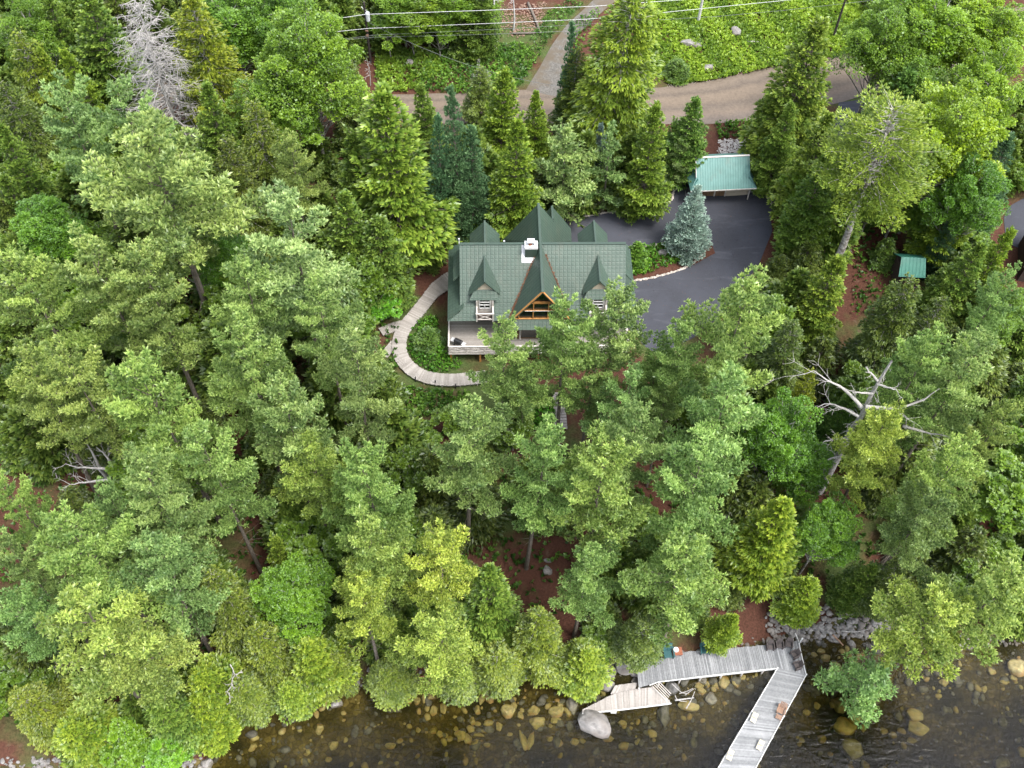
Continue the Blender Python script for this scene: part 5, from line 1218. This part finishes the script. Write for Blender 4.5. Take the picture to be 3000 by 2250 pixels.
cable([(60,140),(316,124),(740,83),(1018,50),(1071,42),(1400,31),(1742,18),(1879,8),(2100,-8)], zc+.1, 'topmost pale cable, passing over the pole head')
cable([(560,140),(800,112),(1050,86),(1083,83),(1400,70),(1722,56),(1899,41),(2310,0),(2420,-12)], zc-2.2, 'second pale cable, at the foot of the transformer can')
cable([(640,165),(900,128),(1095,103),(1470,85),(1800,66),(2100,48),(2300,30),(2475,10),(2600,-4)], zc-3.1, 'thin dark cable, third from the top', .018, 'darkwire')
cable([(250,168),(740,140),(1018,116),(1095,109),(1300,104),(1470,99),(1700,90)], zc-3.9, 'lowest thin dark cable between the poles', .022, 'darkwire')
a = Vector((x1, y1, z1+6.4)); c = Vector((xw, yw, zw+5.5)); pts = [a.lerp(c, t)-Vector((0, 0, 1.6*4*t*(1-t))) for t in np.linspace(0, 1, 12)]
mb = MB(); mb.tube([p-a for p in pts], .022, 5); ob = mb.build('service_cable', M['darkwire'], None, label='sagging dark cable from the transformer pole down to the short bare pole', cat='cable'); ob.location = a
mbp = W(1650+1885/2.765, 1800+270/2.765); o = empty('white_post', (mbp[0], mbp[1], .9), label='white mooring post behind the wicker chairs at the dock corner', cat='post')
mb = MB(); mb.box(-.05, .05, -.05, .05, -.9, 1.3); mb.tube([(0,0,1.3),(0,0,1.42)], [.08,.02], 8); mb.build('shaft', M['white'], o)
# ------------------------------------------------------------------ ground plants
def patch(name, V_, dens, r, nb, mat, label, wid=.2, up=.9, jit=.45, lift=.05, tint=(1, 1, 1), tone=(.1, 1), spread=.8):
    x, y = scatter(polyW(V_), dens); n = len(x); z = terr(x, y)+lift
    ph = np.clip(.5+.3*np.sin(x*.9+y*.5)+rng.normal(0, .25, n), 0, 1)
    P = np.stack([x, y, z+rng.uniform(0, jit, n)*(.4+.6*ph)], 1); U = unit(np.stack([rng.normal(0, .3, n), rng.normal(0, .3, n), np.full(n, up)], 1))
    me = fmesh(name, [blades(P, U, r*rng.uniform(.6, 1.2, n), nb, wid, spread, .35, rnd=ph, tone=tone, droop=.2)])
    o = obj(name, me, M[mat], None, kind='stuff', label=label); o.color = (*tint, 1); return o
patch('bracken', [(1395,-60),(1860,-60),(1890,60),(1882,114),(1700,143),(1560,171),(1450,187),(1395,150)], 26, .55, 5, 'bracken', 'bright green bracken on the slope above the road')
patch('bracken', [(812,105),(930,108),(960,150),(900,198),(815,200)], 26, .5, 5, 'bracken', 'bright green ferns below the transformer pole', tint=(.85,.9,.9))
patch('grass', [(930,110),(1130,95),(1160,130),(1125,188),(1000,205),(900,200)], 20, .45, 5, 'cover', 'mixed green growth on the verge', tint=(1.1,1.1,1))
patch('grass', [(1180,30),(1230,0),(1260,10),(1200,70),(1165,125),(1120,120),(1150,80)], 12, .4, 5, 'cover', 'green growth beside the track')
patch('ground_cover', [(906,693),(945,687),(949,719),(959,765),(1001,789),(980,804),(931,806),(897,787),(880,757),(890,719)], 30, .32, 6, 'cover', 'dense low green plants inside the boardwalk bend', wid=.3, jit=.7, tint=(1,1.2,.9))
patch('ground_cover', [(870,838),(1015,850),(1030,885),(900,905),(860,870)], 26, .38, 6, 'cover', 'low green plants below the boardwalk', wid=.3, jit=.7)
patch('ground_cover', [(1090,862),(1180,850),(1205,900),(1160,935),(1100,925)], 26, .4, 6, 'cover', 'bright green plants beside the stairs', wid=.3, jit=.7, tint=(.95,1.35,.8))
patch('ground_cover', [(1366,536),(1400,532),(1450,527),(1480,530),(1475,565),(1400,592),(1368,598)], 26, .35, 6, 'cover', 'green plants in the island bed', wid=.3, jit=.6, tint=(1.2,1.3,.9))
patch('ground_cover', [(870,585),(898,590),(885,622),(858,665),(835,683),(810,690),(810,600)], 20, .35, 6, 'cover', 'green plants left of the boardwalk', wid=.3, jit=.8, tint=(.9,1.05,.9))
patch('grass', [(1545,265),(1655,262),(1655,298),(1552,300)], 18, .45, 5, 'cover', 'green strip between road and garage', tint=(1.1,1.1,.9))
patch('grass', [(1240,448),(1400,425),(1445,415),(1440,432),(1380,448),(1250,464)], 14, .3, 5, 'cover', 'green strip along the driveway', tint=(1.1,1.1,.9))
patch('ground_cover', [(1850,500),(1935,495),(1945,600),(1925,690),(1840,690)], 5, .38, 6, 'cover', 'patchy green plants beside the small shed', wid=.3, jit=.5, tint=(.8,.9,.8))
tree('lowhemlock', 1925, 520, 60, 4, 'small dark bush at the left wall of the small green-roofed shed', (.7,.85,.75))
patch('forest_floor_plants', [(-40,280),(700,260),(860,640),(860,900),(1400,1000),(1750,900),(2250,620),(2250,1300),(1900,1250),(1400,1300),(700,1380),(400,1500),(-40,1600)], 1.6, .6, 6, 'cover', 'scattered low plants on the forest floor', wid=.25, jit=.5, tint=(.75,.8,.8))
for vs, tn in (([(40,990),(110,1000),(150,1250),(120,1300),(70,1230)], 5), ([(1060,1130),(1190,1130),(1230,1350),(1130,1300)], 3)): pass
def chips(name, V_, dens, mat, label, r=.16):
    x, y = scatter(polyW(V_), dens); n = len(x); P = np.stack([x, y, terr(x, y)+.04+rng.uniform(0, .12, n)], 1)
    v, q, t, rr = blades(P, unit(rng.normal(size=(n, 3))*[1, 1, .25]), r*rng.uniform(.5, 1.2, n), 2, .3, .3, .7); obj(name, mesh_np(name, v, q), M[mat], None, kind='stuff', label=label)
chips('wood_chips', [(1552,303),(1650,300),(1655,337),(1552,337)], 60, 'trim', 'pale wood chips above the garage', .3)
M['twig'] = mat_plain('dry_twigs', (.24, .16, .12), .9, .1)
chips('twigs', [(1080,12),(1180,5),(1175,60),(1120,85),(1085,75)], 18, 'twig', 'brown twigs on the slope', .3)
chips('twigs', [(1388,20),(1480,0),(1510,40),(1450,60)], 14, 'trim', 'pale twigs at the top of the bracken slope', .3)
chips('roadside_stones', [(1440,178),(1560,158),(1640,146),(1640,152),(1560,170),(1440,190)], 30, 'trim', 'pale stones along the road edge', .1)
chips('fallen_needles', [(40,990),(130,1000),(170,1260),(100,1340),(60,1230)], 5, 'brick', 'needles in the left clearing', .12)
chips('fallen_needles', [(1270,470),(1450,445),(1480,420),(1640,420),(1650,560),(1480,700),(1380,700),(1375,612),(1500,570),(1440,520),(1370,530)], 1.2, 'rustdirt', 'scattered needles on the driveway', .09)
patch('grass', [(1208,60),(1232,45),(1230,120),(1222,190),(1235,190),(1250,120),(1275,60),(1300,30),(1290,20)], 10, .4, 5, 'cover', 'green verge on the right of the track', tint=(1.1,1.1,1))
# stone edging of the driveway
def edging(V_, label, n, h=.0):
    pts = smoothed([WV(*p)[:2] for p in V_], n); mb_v = []; mb_q = []; b = 0
    base = ROCK['rock'][0]
    import bmesh
    bm = bmesh.new(); bmesh.ops.create_icosphere(bm, subdivisions=1, radius=1); pv = np.array([v.co[:] for v in bm.verts]); pf = np.array([[v.index for v in f.verts] for f in bm.faces]); bm.free()
    for x, y in pts:
        s = rng.uniform(.10, .2); q = pv*(1+rng.normal(0, .15, (len(pv), 1)))*s*np.array([1.2, 1, .8])+np.array([x+rng.normal(0, .04), y+rng.normal(0, .04), float(terr(x, y))+.09])
        mb_v.append(q); mb_q.append(pf+b); b += len(pv)
    obj('stone_edging', mesh_np('stone_edging', np.concatenate(mb_v), np.concatenate(mb_q)), M['cream_stone'], None, kind='stuff', label=label)
M['cream_stone'] = mat_noise('pale_edging_stone', (.34, .29, .25), (.60, .55, .49), 3., .9, .2)
edging([(1045,492),(1130,487),(1200,478),(1250,469),(1300,462),(1380,454),(1438,440),(1453,434),(1453,418),(1462,400)], 'pale stones edging the north side of the driveway', 120)
edging([(1365,608),(1400,602),(1440,594),(1480,580),(1505,562),(1518,548)], 'pale stones edging the island bed', 60)
edging([(1365,537),(1400,533),(1450,523),(1470,518)], 'pale stones along the back of the island bed', 34)
edging([(1640,395),(1650,408),(1658,428),(1668,446)], 'pale stones right of the garage', 22)
# earth of the planting beds: low mounds above the asphalt
loft('garden_bed', [(1350,540),(1400,534),(1450,524),(1480,520),(1530,515)], [(1350,605),(1400,602),(1440,594),(1490,578),(1545,548)], M['litter'], .10, 40, 10)
tree('spruce', 1511, 412, 92, 10, 'silvery blue spruce standing alone on the driveway', (1.15, 1.15, 1.1))
tree('lowhemlock', 925, 505, 70, 5, 'round dark bush between the tall cedar and the left end of the house', (.8,.85,.9))
tree('lowhemlock', 862, 604, 56, 3, 'dark bush beside the middle of the boardwalk', (.75,.85,.9))
tree('lowhemlock', 922, 712, 66, 2.6, 'round dark bush inside the boardwalk bend', (.65,.85,.8))
tree('lowcedar', 1378, 528, 50, 3.2, 'small leafy bush touching the right wall of the house', (.8,1,.8))
tree('lowmaple', 815, 640, 80, 4.5, 'green leafy bush where the boardwalk forks', (.75,1.1,.8))
tree('lowhemlock', 1467, 130, 62, 2.6, 'dark bush at the roadside below the bracken', (.7,.85,.8))
tree('lowhemlock', 1000, 425, 120, 5, 'low dark growth behind the left rear dormer', (.8,1,.9))
tree('lowhemlock', 1120, 400, 120, 5, 'low dark growth directly behind the house peak', (.8,1,.9))

# ------------------------------------------------------------------ camera, light, sky
cd = bpy.data.cameras.new('camera'); cam = bpy.data.objects.new('camera', cd); C.objects.link(cam)
cd.sensor_fit = 'HORIZONTAL'; cd.sensor_width = 36; cd.lens = 36*F/3000; cd.clip_end = 3000; cd.clip_start = 1
mw = Matrix.Identity(4)
for i in range(3):
    for j in range(3): mw[i][j] = RM[i][j]
mw[2][3] = HC; cam.matrix_world = mw
sc = bpy.context.scene; sc.camera = cam
SE, SR = 64, 122
w = bpy.data.worlds.new('World'); sc.world = w; w.use_nodes = True; nt = w.node_tree; nt.nodes.clear()
sky = nt.nodes.new('ShaderNodeTexSky'); sky.sky_type = 'NISHITA'; sky.sun_disc = False; sky.sun_elevation = math.radians(SE); sky.sun_rotation = math.radians(SR); sky.air_density = 1; sky.dust_density = 3; sky.ozone_density = 1
hsn = N(nt, 'HueSaturation', Saturation=.45); nt.links.new(sky.outputs[0], hsn.inputs['Color'])
bg = nt.nodes.new('ShaderNodeBackground'); bg.inputs[1].default_value = .15; wo = nt.nodes.new('ShaderNodeOutputWorld')
nt.links.new(hsn.outputs[0], bg.inputs[0]); nt.links.new(bg.outputs[0], wo.inputs[0])
sd = bpy.data.lights.new('sun', 'SUN'); sd.energy = 1.15; sd.angle = math.radians(18); sd.color = (1, .96, .9)
so = bpy.data.objects.new('sun', sd); C.objects.link(so)
e, r = math.radians(SE), math.radians(SR)
dirv = Vector((math.sin(r)*math.cos(e), math.cos(r)*math.cos(e), math.sin(e)))
so.rotation_euler = dirv.to_track_quat('Z', 'Y').to_euler(); so.location = (0, 0, 150)
sc.view_settings.view_transform = 'Standard'; sc.view_settings.look = 'None'; sc.view_settings.gamma = 1; sc.view_settings.exposure = 1.73
sc.cycles.max_bounces = 6; sc.cycles.diffuse_bounces = 4; sc.cycles.transparent_max_bounces = 6; sc.cycles.volume_bounces = 0
sc.cycles.use_denoising = True; sc.cycles.sample_clamp_direct = 4
